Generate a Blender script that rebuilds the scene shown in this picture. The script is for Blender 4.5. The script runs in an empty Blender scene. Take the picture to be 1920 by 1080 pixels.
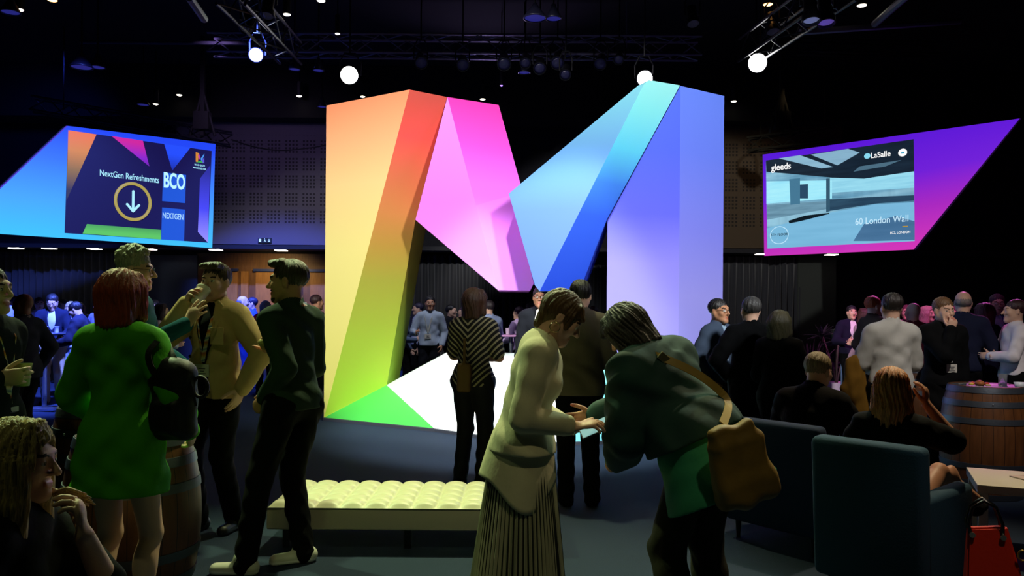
import bpy, bmesh, math, random
import numpy as np
from mathutils import Vector, Matrix, Euler
random.seed(7)
S = bpy.context.scene
C = S.collection
# ------------------------------------------------------------------ camera
F_PX = 1493.0; CAM_H = 1.48; PY0 = 582.0; ROLL = math.radians(0.45)
cam_data = bpy.data.cameras.new('camera'); cam = bpy.data.objects.new('camera', cam_data); C.objects.link(cam)
cam.location = (0, 0, CAM_H); cam.rotation_euler = (math.radians(90), -ROLL, 0)
cam_data.sensor_width = 36.0; cam_data.lens = 36.0*F_PX/1920.0
cam_data.shift_y = (PY0-540.0)/1920.0; cam_data.clip_end = 200
S.camera = cam
S.view_settings.view_transform = 'Standard'; S.view_settings.look = 'None'
S.view_settings.gamma = 1.0; S.view_settings.exposure = 0.0; S.view_settings.use_curve_mapping = False
_R = Vector((math.cos(ROLL), 0, math.sin(ROLL))); _U = Vector((-math.sin(ROLL), 0, math.cos(ROLL)))
def ray(px, py):
    return Vector((0, 1, 0)) + _R*((px-960.0)/F_PX) - _U*((py-PY0)/F_PX)
def P(px, py, d):
    return Vector((0, 0, CAM_H)) + ray(px, py)*d
# ------------------------------------------------------------------ world and large lights
w = bpy.data.worlds.new('world'); S.world = w; w.use_nodes = True
w.node_tree.nodes['Background'].inputs[0].default_value = (0.02, 0.024, 0.05, 1)
w.node_tree.nodes['Background'].inputs[1].default_value = 0.012
def light(name, kind, loc, energy, color, target=None, size=0.3, angle=60, blend=0.4):
    l = bpy.data.lights.new(name, kind); l.energy = energy; l.color = color
    o = bpy.data.objects.new(name, l); C.objects.link(o); o.location = loc
    if kind == 'SPOT':
        l.spot_size = math.radians(angle); l.spot_blend = blend; l.shadow_soft_size = size
    elif kind == 'AREA':
        l.shape = 'DISK'; l.size = size
    if target is not None:
        o.rotation_euler = (Vector(target)-Vector(loc)).to_track_quat('-Z', 'Y').to_euler()
    return o
# front-of-house spots on the sculpture
light('sculpture_key_spot', 'SPOT', (-5.2, 0.2, 6.4), 5200, (1, .98, .95), (-0.6, 9.9, 2.9), .10, 33, .2)
light('sculpture_fill_spot', 'SPOT', (4.6, 0.2, 6.4), 4600, (.95, .98, 1), (0.6, 9.6, 2.6), .45, 33, .2)
light('plinth_spot', 'SPOT', (0.2, 6.0, 6.4), 2400, (.93, 1, .98), (0.1, 9.3, 0.3), .12, 40, .5)
# colour washes on the crowds
BLUE = (.10, .17, 1); MAG = (1, .16, .75)
light('blue_wash_spot', 'SPOT', (-4.5, 9.5, 6.2), 15000, BLUE, (-8.3, 13.5, .9), .15, 62, .6)
light('blue_wash_spot', 'SPOT', (-7.2, 18.0, 6.2), 16000, BLUE, (-7.2, 13.0, .6), .15, 62, .6)
light('blue_wash_spot', 'SPOT', (-4.0, 12.0, 6.2), 9000, BLUE, (-5.2, 17.0, .9), .15, 50, .6)
light('pink_wash_spot', 'SPOT', (4.9, 7.9, 6.3), 1300, (1, .3, .8), (7.4, 12.4, 1.3), .15, 50, .6)
light('pink_wash_spot', 'SPOT', (8.6, 14.8, 6.2), 3500, MAG, (6.6, 11.2, 1.0), .15, 50, .6)
light('pink_wash_spot', 'SPOT', (-1.5, 18.0, 6.2), 7000, MAG, (0.3, 14.0, 1.0), .15, 44, .6)
light('violet_wash_spot', 'SPOT', (-1.2, 11.0, 6.3), 600, (.8, .85, 1), (-1.6, 13.6, 1.2), .15, 40, .6)
light('wall_wash', 'SPOT', (-5.4, 14.0, 6.2), 150, (.55, .38, .9), (-5.2, 18.4, 3.9), .3, 80, .9)
light('wall_wash_amber', 'SPOT', (5.6, 15.6, 5.9), 30, (1, .7, .35), (5.5, 18.4, 4.0), .3, 60, .9)
light('wall_wash_blue', 'SPOT', (-8.6, 15.2, 6.2), 160, (.05, .1, 1), (-10.8, 18.2, 4.6), .3, 80, .9)
light('truss_fill', 'SPOT', (-.5, 16.6, 5.2), 60, (.6, .45, 1), (-.5, 13.9, 6.1), .3, 110, .8)  # added to bring out the dim long truss; no lamp there
light('door_wash', 'SPOT', (-5.6, 17.9, 2.7), 90, (1, .68, .28), (-5.8, 19.4, 1.5), .1, 110, .8)
light('right_rim', 'SPOT', (2.6, 7.6, 6.3), 520, (.7, 1, .75), (1.1, 3.8, 1.2), .10, 26, .8)
# overhead yellow-green light above the foreground; bag and side fills are added
light('overhead_amber', 'SPOT', (-0.2, 7.2, 6.3), 1500, (.93, 1, .50), (-0.3, 4.6, .9), .10, 40, .8)
light('overhead_green', 'SPOT', (-4.2, 7.0, 6.2), 1300, (.72, 1, .45), (-1.9, 4.3, 1.3), .10, 40, .7)
light('right_white', 'SPOT', (3.2, 2.2, 6.4), 900, (1, .92, .86), (3.9, 6.9, 1.35), .10, 27, .8)
light('bag_fill', 'SPOT', (2.7, 1.7, 6.3), 240, (1, .85, .7), (2.15, 3.45, .6), .06, 13, .8)  # added fill to brighten the handbag; no such fixture
light('side_fill_amber', 'SPOT', (1.2, 0.2, 6.2), 115, (1, .92, .5), (0.1, 3.5, .9), .10, 27, .8)  # added front fill so the cream jacket reads; stands for no fixture
light('side_fill_green', 'SPOT', (-2.6, 0.6, 6.2), 55, (.8, 1, .45), (-2.2, 4.2, .9), .10, 60, .8)  # added front fill towards the green blazer; stands for no fixture
light('right_amber', 'SPOT', (3.9, 6.6, 6.3), 900, (1, .80, .5), (2.3, 4.2, .9), .10, 44, .8)
# ------------------------------------------------------------------ tagging
def tag(o, label=None, cat=None, group=None, kind=None):
    if label: o['label'] = label
    if cat: o['category'] = cat
    if group: o['group'] = group
    if kind: o['kind'] = kind
    return o
def empty(name, loc=(0, 0, 0), rz=0, label=None, cat=None, group=None):
    o = bpy.data.objects.new(name, None); C.objects.link(o)
    o.location = loc; o.rotation_euler = (0, 0, rz); o.empty_display_size = .1
    return tag(o, label, cat, group)
def link_mesh(name, verts, faces, mats, parent=None, smooth=False, midx=None, loc=None):
    me = bpy.data.meshes.new(name)
    me.from_pydata([tuple(v) for v in verts], [], faces); me.update()
    for m in (mats if isinstance(mats, (list, tuple)) else [mats]): me.materials.append(m)
    if midx is not None: me.polygons.foreach_set('material_index', midx)
    if smooth: me.polygons.foreach_set('use_smooth', [True]*len(me.polygons))
    o = bpy.data.objects.new(name, me); C.objects.link(o)
    if parent: o.parent = parent
    if loc is not None: o.location = loc
    return o
# ------------------------------------------------------------------ materials
def s2l(c):
    if isinstance(c, str):
        c = c.lstrip('#'); c = [int(c[i:i+2], 16)/255 for i in (0, 2, 4)]
    return tuple((x/12.92 if x <= .04045 else ((x+.055)/1.055)**2.4) for x in c[:3])
_mc = {}
def mat(col, rough=.7, metal=0, bump=0, bscale=60, var=0, emit=None, estr=1, sheen=0, spec=.5, stretch=None, key=None):
    k = (str(col), rough, metal, bump, bscale, var, str(emit), estr, sheen, spec, str(stretch), key)
    if k in _mc: return _mc[k]
    m = bpy.data.materials.new('material'); m.use_nodes = True; nt = m.node_tree; b = nt.nodes['Principled BSDF']
    c = s2l(col) if isinstance(col, str) else col
    b.inputs['Base Color'].default_value = (*c, 1); b.inputs['Roughness'].default_value = rough
    b.inputs['Metallic'].default_value = metal; b.inputs['Specular IOR Level'].default_value = spec
    if sheen: b.inputs['Sheen Weight'].default_value = sheen
    if emit is not None:
        e = s2l(emit) if isinstance(emit, str) else emit
        b.inputs['Emission Color'].default_value = (*e, 1); b.inputs['Emission Strength'].default_value = estr
    if bump or var:
        tc = nt.nodes.new('ShaderNodeTexCoord'); mp = nt.nodes.new('ShaderNodeMapping'); n = nt.nodes.new('ShaderNodeTexNoise')
        nt.links.new(tc.outputs['Object'], mp.inputs[0]); nt.links.new(mp.outputs[0], n.inputs['Vector'])
        if stretch: mp.inputs['Scale'].default_value = stretch
        n.inputs['Scale'].default_value = bscale; n.inputs['Detail'].default_value = 4
        if bump:
            bp = nt.nodes.new('ShaderNodeBump'); bp.inputs['Strength'].default_value = bump; bp.inputs['Distance'].default_value = .012
            nt.links.new(n.outputs['Fac'], bp.inputs['Height']); nt.links.new(bp.outputs[0], b.inputs['Normal'])
        if var:
            r = nt.nodes.new('ShaderNodeValToRGB'); r.color_ramp.elements[0].position = .3; r.color_ramp.elements[1].position = .7
            r.color_ramp.elements[0].color = (*[x*(1-var) for x in c], 1); r.color_ramp.elements[1].color = (*[min(1, x*(1+var)) for x in c], 1)
            nt.links.new(n.outputs['Fac'], r.inputs[0]); nt.links.new(r.outputs[0], b.inputs['Base Color'])
    _mc[k] = m; return m
class NT:
    """tiny node helper: math on object coordinates"""
    def __init__(s, rough=.7, metal=0):
        s.m = bpy.data.materials.new('material'); s.m.use_nodes = True; s.nt = s.m.node_tree; s.b = s.nt.nodes['Principled BSDF']
        s.b.inputs['Roughness'].default_value = rough; s.b.inputs['Metallic'].default_value = metal
        tc = s.nt.nodes.new('ShaderNodeTexCoord'); sp = s.nt.nodes.new('ShaderNodeSeparateXYZ')
        s.obj = tc.outputs['Object']; s.nt.links.new(s.obj, sp.inputs[0]); s.x, s.y, s.z = sp.outputs
    def put(s, sock, v):
        if isinstance(v, bpy.types.NodeSocket): s.nt.links.new(v, sock)
        else: sock.default_value = v
    def op(s, o, a, b=0.0, c=0.0):
        n = s.nt.nodes.new('ShaderNodeMath'); n.operation = o
        for i, v in enumerate((a, b, c)): s.put(n.inputs[i], v)
        return n.outputs[0]
    def noise(s, scale, detail=3, mapping=None, out='Fac'):
        n = s.nt.nodes.new('ShaderNodeTexNoise'); n.inputs['Scale'].default_value = scale; n.inputs['Detail'].default_value = detail
        if mapping:
            mp = s.nt.nodes.new('ShaderNodeMapping'); mp.inputs['Scale'].default_value = mapping
            s.nt.links.new(s.obj, mp.inputs[0]); s.nt.links.new(mp.outputs[0], n.inputs['Vector'])
        else: s.nt.links.new(s.obj, n.inputs['Vector'])
        return n.outputs[out]
    def ramp(s, fac, stops, linear=False):
        r = s.nt.nodes.new('ShaderNodeValToRGB'); e = r.color_ramp.elements
        while len(e) < len(stops): e.new(.5)
        for i, (p, c) in enumerate(stops):
            e[i].position = p; e[i].color = (*(c if linear else s2l(c)), 1)
        s.nt.links.new(fac, r.inputs[0]); return r.outputs[0]
    def mix(s, f, a, b, mode='MIX'):
        n = s.nt.nodes.new('ShaderNodeMix'); n.data_type = 'RGBA'; n.blend_type = mode
        s.put(n.inputs[0], f)
        for i, v in ((6, a), (7, b)): s.put(n.inputs[i], v if isinstance(v, bpy.types.NodeSocket) else (*(s2l(v)), 1))
        return n.outputs[2]
    def bump(s, h, st=.3, dist=.01):
        n = s.nt.nodes.new('ShaderNodeBump'); n.inputs['Strength'].default_value = st; n.inputs['Distance'].default_value = dist
        s.nt.links.new(h, n.inputs['Height']); s.nt.links.new(n.outputs[0], s.b.inputs['Normal'])
    def base(s, c): s.put(s.b.inputs['Base Color'], c if isinstance(c, bpy.types.NodeSocket) else (*s2l(c), 1)); return s
    def emit(s, c, st=1.0):
        s.base('#000000'); s.b.inputs['Specular IOR Level'].default_value = .1
        s.put(s.b.inputs['Emission Color'], c if isinstance(c, bpy.types.NodeSocket) else (*s2l(c), 1)); s.b.inputs['Emission Strength'].default_value = st; return s
# ------------------------------------------------------------------ hard-surface mesh bag
class MB:
    def __init__(s): s.bm = bmesh.new()
    def box(s, c, size, rot=None, bev=0):
        r = bmesh.ops.create_cube(s.bm, size=1.0)['verts']
        M = Matrix.Translation(Vector(c)) @ (rot.to_4x4() if rot else Matrix()) @ Matrix.Diagonal((*size, 1))
        bmesh.ops.transform(s.bm, matrix=M, verts=r)
        if bev:
            es = list({e for v in r for e in v.link_edges})
            bmesh.ops.bevel(s.bm, geom=es, offset=bev, segments=3, affect='EDGES', profile=.5)
        return s
    def tube(s, pts, r, n=8, closed=False):
        pts = [Vector(p) for p in pts]; rs = r if isinstance(r, (list, tuple)) else [r]*len(pts)
        rings = []; prev = None; L = len(pts)
        for i, p in enumerate(pts):
            if closed: t = (pts[(i+1) % L]-pts[i-1]).normalized()
            else: t = (pts[min(i+1, L-1)]-pts[max(i-1, 0)]).normalized()
            if prev is None:
                a = Vector((0, 0, 1)) if abs(t.z) < .9 else Vector((1, 0, 0)); u = t.cross(a).normalized()
            else: u = (prev-t*prev.dot(t)).normalized()
            prev = u; v = t.cross(u)
            rings.append([s.bm.verts.new(p+(u*math.cos(2*math.pi*k/n)+v*math.sin(2*math.pi*k/n))*rs[i]) for k in range(n)])
        for i in range(L if closed else L-1):
            a, b = rings[i], rings[(i+1) % L]
            for k in range(n): s.bm.faces.new((a[k], a[(k+1) % n], b[(k+1) % n], b[k]))
        if not closed: s.bm.faces.new(rings[0][::-1]); s.bm.faces.new(rings[-1])
        return s
    def lathe(s, prof, c=(0, 0, 0), n=32, rot=None):
        rings = []
        for r, z in prof:
            ring = []
            for k in range(n):
                v = Vector((r*math.cos(2*math.pi*k/n), r*math.sin(2*math.pi*k/n), z))
                if rot: v = rot @ v
                ring.append(s.bm.verts.new(v+Vector(c)))
            rings.append(ring)
        for a, b in zip(rings, rings[1:]):
            for k in range(n): s.bm.faces.new((a[k], a[(k+1) % n], b[(k+1) % n], b[k]))
        if prof[0][0] > 1e-4: s.bm.faces.new(rings[0][::-1])
        if prof[-1][0] > 1e-4: s.bm.faces.new(rings[-1])
        return s
    def poly(s, pts): s.bm.faces.new([s.bm.verts.new(Vector(p)) for p in pts]); return s
    def ball(s, c, r, sc=(1, 1, 1), rot=None, u=16, v=10):
        g = bmesh.ops.create_uvsphere(s.bm, u_segments=u, v_segments=v, radius=r)['verts']
        bmesh.ops.transform(s.bm, matrix=Matrix.Translation(Vector(c)) @ (rot.to_4x4() if rot else Matrix()) @ Matrix.Diagonal((*sc, 1)), verts=g); return s
    def build(s, name, m, parent=None, smooth=False, loc=None, auto=None):
        bmesh.ops.remove_doubles(s.bm, verts=s.bm.verts, dist=1e-5)
        bmesh.ops.recalc_face_normals(s.bm, faces=s.bm.faces)
        me = bpy.data.meshes.new(name); s.bm.to_mesh(me); s.bm.free()
        for q in (m if isinstance(m, (list, tuple)) else [m]): me.materials.append(q)
        if smooth: me.polygons.foreach_set('use_smooth', [True]*len(me.polygons))
        if auto is not None:
            me.polygons.foreach_set('use_smooth', [True]*len(me.polygons)); me.set_sharp_from_angle(angle=math.radians(auto))
        o = bpy.data.objects.new(name, me); C.objects.link(o)
        if parent: o.parent = parent
        if loc is not None: o.location = loc
        return o
def struct(o): o['kind'] = 'structure'; return o
# ------------------------------------------------------------------ room
YW = 19.5; YU = 18.2; ZS = 2.90; ZC = 6.9; XL, XR, YF = -14.0, 14.0, -4.0
n = NT(.95); nz = n.noise(220, 4); nz2 = n.noise(1.3, 3)
col = n.mix(nz, '#121822', '#36465e'); col = n.mix(nz2, col, '#242e3e'); n.base(col); n.bump(nz, .5, .004)
n.b.inputs['Specular IOR Level'].default_value = .15
struct(MB().box((0, (YW+YF)/2, -.1), (XR-XL, YW-YF, .2)).build('floor', n.m))
black = mat('#0b0b0e', .85); blackwall = mat('#101014', .9); darkmetal = mat('#121216', .45, .6)
struct(MB().box((0, (YW+YF)/2, ZC+.1), (XR-XL, YW-YF, .2)).build('ceiling', mat('#08080b', .9)))
struct(MB().box((XL-.1, (YW+YF)/2, ZC/2), (.2, YW-YF, ZC)).build('wall_left', mat('#23242e', .9)))
struct(MB().box((XR+.1, (YW+YF)/2, ZC/2), (.2, YW-YF, ZC)).build('wall_right', mat('#0c0c10', .9)))
struct(MB().box((0, YF-.1, ZC/2), (XR-XL, .2, ZC)).build('wall_front', mat('#0c0c10', .9)))
struct(MB().box((0, YW+.1, ZC/2), (XR-XL, .2, ZC)).build('wall_back', mat('#15151a', .9)))
struct(MB().box((0, (YU+YW)/2+.2, (ZS+ZC)/2), (XR-XL-.01, YW-YU-.4, ZC-ZS-.02)).build('wall_upper', mat('#14141c', .9)))
# ceiling bulkhead hides the wall top
struct(MB().box((0, YU-.15, (5.72+ZC)/2), (XR-XL-.01, .7, ZC-5.74)).build('trim_1', mat('#08080b', .9)))
# soffit edge under the balcony wall
struct(MB().box((0, YU+.1, ZS-.03), (XR-XL-.01, .55, .09)).build('trim_2', mat('#1a1a20', .8)))
def acoustic(c1, hole):
    n = NT(.85)
    def holes(v, off):
        g = n.op('FRACT', n.op('DIVIDE', n.op('ADD', v, off), .402))
        q = n.op('FRACT', n.op('MULTIPLY', g, 5.0))
        a = n.op('MULTIPLY', n.op('GREATER_THAN', q, .22), n.op('LESS_THAN', q, .78))
        return n.op('MULTIPLY', a, n.op('LESS_THAN', g, .8))
    h = n.op('MULTIPLY', holes(n.x, 40.2), holes(n.z, 40.0))
    lim = n.op('MULTIPLY', n.op('GREATER_THAN', n.z, 3.42), n.op('LESS_THAN', n.z, 5.45))
    h = n.op('MULTIPLY', h, lim)
    seam = n.op('LESS_THAN', n.op('FRACT', n.op('DIVIDE', n.op('ADD', n.z, 40.36), .80)), .006)
    n.base(n.mix(h, n.mix(seam, c1, '#3a3038'), hole)); return n.m
for nm, x0, x1, m in (('wall_panel_left', P(330, 400, YU).x, P(612, 400, YU).x, acoustic('#5c5660', '#29242c')),
                      ('wall_panel_right', P(1352, 400, YU).x, P(1578, 400, YU).x, acoustic('#4a3c2a', '#1e1810'))):
    struct(MB().box(((x0+x1)/2, YU+.02, (ZS+5.78)/2+.04), (x1-x0, .06, 5.78-ZS)).build(nm, m))
# recessed slot downlights in the soffit
slot_glow = mat('#ffffff', emit='#fff4e8', estr=7)
for px, py, wh in ((36, 461, 'at the far left under the screen'), (98, 462, 'second from the left frame edge'), (182, 463, 'left of the grey curls'),
               (285, 465, 'right of the grey curls'), (408, 465, 'under the left screen corner'), (530, 467, 'above the dark jumper'),
               (1425, 479, 'under the right screen corner'), (1555, 481, 'under the right screen middle')):
    x = P(px, py, 18.2).x
    o = empty('soffit_downlight', (x, 18.1, ZS-.085), 0, 'small white slot downlight in the dark soffit, '+wh, 'downlight', 'slot downlights in the soffit')
    MB().box((0, 0, 0), (.27, .22, .02)).build('bezel', darkmetal, o)
    MB().box((0, -.01, -.013), (.25, .2, .02)).build('lens', slot_glow, o)
# wooden panelled doors
n = NT(.5); g = n.noise(6, 5, (6, 6, .7)); n.base(n.mix(g, '#7a5226', '#b58445')); n.bump(g, .15, .003); woodm = n.m
wood_dark = mat('#6a4a2a', .5, var=.25, bscale=5, stretch=(5, 5, .7))
x0, x1 = P(372, 500, YW).x, P(624, 500, YW).x
struct(MB().box(((x0+x1)/2, YW-.02, (2.82)/2), (x1-x0, .1, 2.82)).build('wall_panelling', wood_dark))
for i, (pa, pb) in enumerate(((398, 446), (452, 466), (480, 545), (553, 567), (582, 616))):
    xa, xb = P(pa, 500, YW-.1).x, P(pb, 500, YW-.1).x; zt = 2.38
    nm = 'door_%d' % (i//2+1) if i % 2 == 0 else 'trim_%d' % (i+3)
    d = struct(MB().box(((xa+xb)/2, YW-.09, zt/2), (xb-xa, .06, zt)).build(nm, woodm))
    if i % 2 == 0:
        MB().box(((xa+xb)/2, YW-.16, zt+.03), (xb-xa+.06, .1, .06)).build('door_closer_rail', mat('#3a4a80', .4, .5), d)
        MB().tube([(xa+.08, YW-.2, 1.0), (xa+.08, YW-.2, 1.35)], .014).build('door_handle', mat('#b8b0a0', .3, .9), d)
# exit sign
e = empty('exit_sign', P(497, 451, YU-.04), 0, 'small dark emergency exit sign on the purple perforated wall', 'sign')
MB().box((0, 0, 0), (.30, .05, .11)).build('housing', mat('#10201a', .5), e)
mk = MB()
for a in ((-.1, .0), ):
    mk.box((-.105, -.03, 0), (.05, .006, .07)); mk.box((0.0, -.03, -.005), (.012, .006, .05), Matrix.Rotation(.5, 3, 'Y')); mk.box((.012, -.03, -.012), (.012, .006, .04), Matrix.Rotation(-.6, 3, 'Y')); mk.box((.0, -.03, .034), (.014, .006, .014))
    mk.box((.1, -.03, .008), (.012, .006, .05)); mk.box((.088, -.03, -.02), (.012, .006, .035), Matrix.Rotation(-.8, 3, 'Y')); mk.box((.112, -.03, -.02), (.012, .006, .035), Matrix.Rotation(.8, 3, 'Y'))
mk.build('pictogram', mat('#c0d8d0', emit='#c8e8dc', estr=.5), e)
# curtains with pleats
def curtain(name, xa, xb, y, z0, z1, m, label, pitch=.16, amp=.07):
    nx = int(abs(xb-xa)/.03); vs = []; fs = []
    for i in range(nx+1):
        x = xa+(xb-xa)*i/nx
        for z, k in ((z0, 1.2), ((z0+z1)/2, 1.0), (z1, .7)):
            vs.append((x+.02*math.sin(x*9+z), y+amp*k*math.sin(2*math.pi*x/pitch+1.3*math.sin(x*2.1)), z))
    for i in range(nx):
        for j in range(2): fs.append((i*3+j, i*3+3+j, i*3+4+j, i*3+1+j))
    o = link_mesh(name, vs, fs, m, smooth=True)
    sm = o.modifiers.new('s', 'SOLIDIFY'); sm.thickness = .01
    return tag(o, label, 'curtain', 'pleated drapes along the back wall')
cloth_bk = mat('#2a2e33', .9, sheen=.3)
curtain('curtain', P(-60, 500, 19.2).x, P(268, 500, 19.2).x, 19.2, .02, ZS-.1, cloth_bk, 'dark grey pleated drape behind the blue-lit crowd')
curtain('curtain', P(640, 500, 19.2).x, P(1135, 500, 19.2).x, 19.2, .02, ZS-.1, mat('#1c1c22', .9, sheen=.3), 'black pleated drape seen through the openings of the letter M')
curtain('curtain', P(1340, 500, 18.9).x, P(1502, 500, 18.9).x, 18.9, .02, ZS-.1, mat('#1c1d24', .9, sheen=.3), 'black pleated drape between the letter M and the potted plant')
struct(MB().box((P(320, 500, 19.2).x, 19.2, 1.4), (1.3, .06, 2.7)).build('wall_panel_dark', mat('#1c232e', .5)))
struct(MB().box((P(1540, 500, 18.6).x, 18.9, 1.45), (.9, .1, 2.8)).build('wall_panel_grey', mat('#2f332f', .9)))

# ------------------------------------------------------------------ trusses and rigging
def truss(p0, p1, s=.3, bay=.42, label='', r=.022, m=None):
    p0 = Vector(p0); p1 = Vector(p1); t = (p1-p0); L = t.length; t.normalize()
    sd = t.cross(Vector((0, 0, 1))).normalized(); up = sd.cross(t)
    cs = [sd*s/2+up*s/2, -sd*s/2+up*s/2, -sd*s/2-up*s/2, sd*s/2-up*s/2]
    b = MB()
    for c in cs: b.tube([p0+c, p1+c], r, 6)
    nb = max(2, int(L/bay))
    for f in range(4):
        a, c = cs[f], cs[(f+1) % 4]
        for i in range(nb):
            q0 = p0+t*(L*i/nb); q1 = p0+t*(L*(i+1)/nb)
            if i % 2: a2, c2 = c, a
            else: a2, c2 = a, c
            b.tube([q0+a2, q1+c2], r*.55, 5)
    for q in (.15, .85): b.tube([p0+t*L*q, Vector(((p0+t*L*q).x, (p0+t*L*q).y, ZC-.02))], .012, 5)
    o = b.build('lighting_truss', m or mat('#18181e', .5, .7)); return tag(o, label, 'truss')
truss(P(395, 84, 13.9), P(1312, 91, 13.9), .32, label='long horizontal lattice truss across the ceiling above the letter M', m=mat('#6a6480', .5, .4))  # paler purple metal: faint light on this truss put into its colour
truss((P(1500, 88, 13.9).x, 13.9, P(1500, 88, 13.9).z), P(1760, 94, 13.9), .2, .6, label='short ceiling truss right of the right hand spotlight')
truss(P(432, -20, 9.6), P(545, 100, 12.9), .34, label='truss running into the room above the left spotlight')
truss(P(1580, -30, 9.3), P(1405, 95, 12.6), .34, label='truss running into the room above the right spotlight')
truss(P(60, 195, 15.2), P(434, 262, 16.2), .26, .3, label='black lattice truss behind the top of the left screen', m=mat('#1a1b24', .5, .6))
truss(P(1402, 272, 16.0), P(1572, 250, 15.4), .26, .3, label='black lattice truss behind the top of the right screen', m=mat('#3a3528', .5, .6))
for i, (a, b, lab) in enumerate((((150, 79, 14.5), (470, 81, 14.5), 'thin ceiling pipe above the left screen'), ((600, 75, 14.6), (1100, 78, 14.6), 'upper thin pipe above the long truss'),
                        ((600, 97, 14.0), (1280, 101, 14.0), 'lower thin pipe under the long truss'), ((355, -5, 9.5), (383, 36, 10.2), 'short slanted pipe with a flange near the top left'),
                        ((1700, -8, 9.8), (1640, 45, 11.5), 'slanted grey duct near the top right'), ((1500, 60, 12.0), (1800, 40, 12.5), 'faint thin pipe rising to the right at the top right'))):
    tag(MB().tube([P(*a), P(*b)], .035 if i < 3 else .05, 8).build('ceiling_pipe', mat('#4a4658', .5, .4)), lab, 'pipe', 'ceiling pipes')
def cable(pts, r, label, m=None):
    P3 = [Vector(p) for p in pts]; out = []
    for i in range(len(P3)-1):
        p0, p1, p2, p3 = P3[max(i-1, 0)], P3[i], P3[i+1], P3[min(i+2, len(P3)-1)]
        for k in range(6):
            t = k/6; out.append(.5*((2*p1)+(p2-p0)*t+(2*p0-5*p1+4*p2-p3)*t*t+(3*p1-p0-3*p2+p3)*t**3))
    out.append(P3[-1]); return tag(MB().tube(out, r, 6).build('cable', m or mat('#15151c', .6)), label, 'cable')
cable([P(434, 262, 16.0), P(480, 276, 16.5), P(530, 282, 17), P(590, 276, 17.2), P(625, 268, 17.3)], .014, 'black cable sagging across the purple perforated wall')
# drop supports for screens' trusses
for px, py, d, lab in ((380, 180, 15.9, 'black hanging bracket above the right end of the left screen truss'), (1466, 180, 15.8, 'black hanging bracket above the right screen truss')):
    q = P(px, py, d); b = MB(); zt = ZC; zb = P(px, py+75, d).z
    b.box((q.x, q.y, (zt+zb)/2), (.08, .08, zt-zb)); b.box((q.x, q.y, zb+.3), (.3, .2, .35)); b.tube([(q.x, q.y, zb+.9), (q.x+.25, q.y, zb)], .03); b.tube([(q.x, q.y, zb+.9), (q.x-.25, q.y, zb)], .03)
    tag(b.build('truss_hanger', mat('#060608', .8)), lab, 'bracket', 'truss hangers')
# spotlights facing the hall
glow = mat('#ffffff', emit=(1.0, 1.0, 1.0), estr=30)
def stage_light(px, py, d, r, label, aim=(0, 0, 1.5), power=0, color=(1, 1, .85), angle=40, hang=.5, m_lens=None, name='stage_spotlight', grp='bright white spotlights on the trusses'):
    p = P(px, py, d); o = empty(name, p, 0, label, 'spotlight', grp)
    dirv = (Vector(aim)-p).normalized(); R = dirv.to_track_quat('Z', 'Y').to_matrix()
    MB().lathe([(r*.5, -.34), (r*.75, -.33), (r*.8, -.1), (r*1.08, -.06), (r*1.1, .02), (r*.98, .02), (r*.96, -.02)], n=24, rot=R).build('housing', mat('#14141a', .4, .5), o, auto=40)
    MB().lathe([(r*.95, -.015), (r*.6, .0), (0.001, .006)], n=24, rot=R).build('lens', m_lens or glow, o, smooth=True)
    y = MB(); sx = R @ Vector((1, 0, 0)); c = R @ Vector((0, 0, -.18)); top = Vector((0, 0, hang))
    y.tube([c+sx*r*1.15, c+sx*r*1.2+Vector((0, 0, .2)), c*.6+top*.7+sx*r*.6, c*.6+top*.7-sx*r*.6, c-sx*r*1.2+Vector((0, 0, .2)), c-sx*r*1.15], .013, 6)
    y.tube([c*.6+top*.7, Vector(((c*.6).x, (c*.6).y, ZC-p.z))], .014, 6); y.build('yoke', mat('#1c1c22', .5, .5), o)
    if power:
        l = light(name+'_beam', 'SPOT', p+dirv*.06, power, color, aim, r, angle, .8); return o, l
    return o, None
stage_light(480, 103, 12.6, .105, 'smallest of the bright white spotlights, under the upper left truss', (-2, 0, 1.6), 160, (.9, 1, .75))
stage_light(655, 141, 12.6, .14, 'bright white spotlight just left of the orange top corner of the letter M', (-1, 0, 1.5), 260, (.95, 1, .7))
stage_light(1209, 147, 12.4, .12, 'bright white spotlight peeping over the pale blue peak of the letter M', (1, 0, 1.5), 260, (1, 1, .75))
stage_light(1420, 118, 12.4, .145, 'bright white spotlight above the violet column of the letter M', (3, 1, 1.0), 200, (1, .97, .75))
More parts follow.
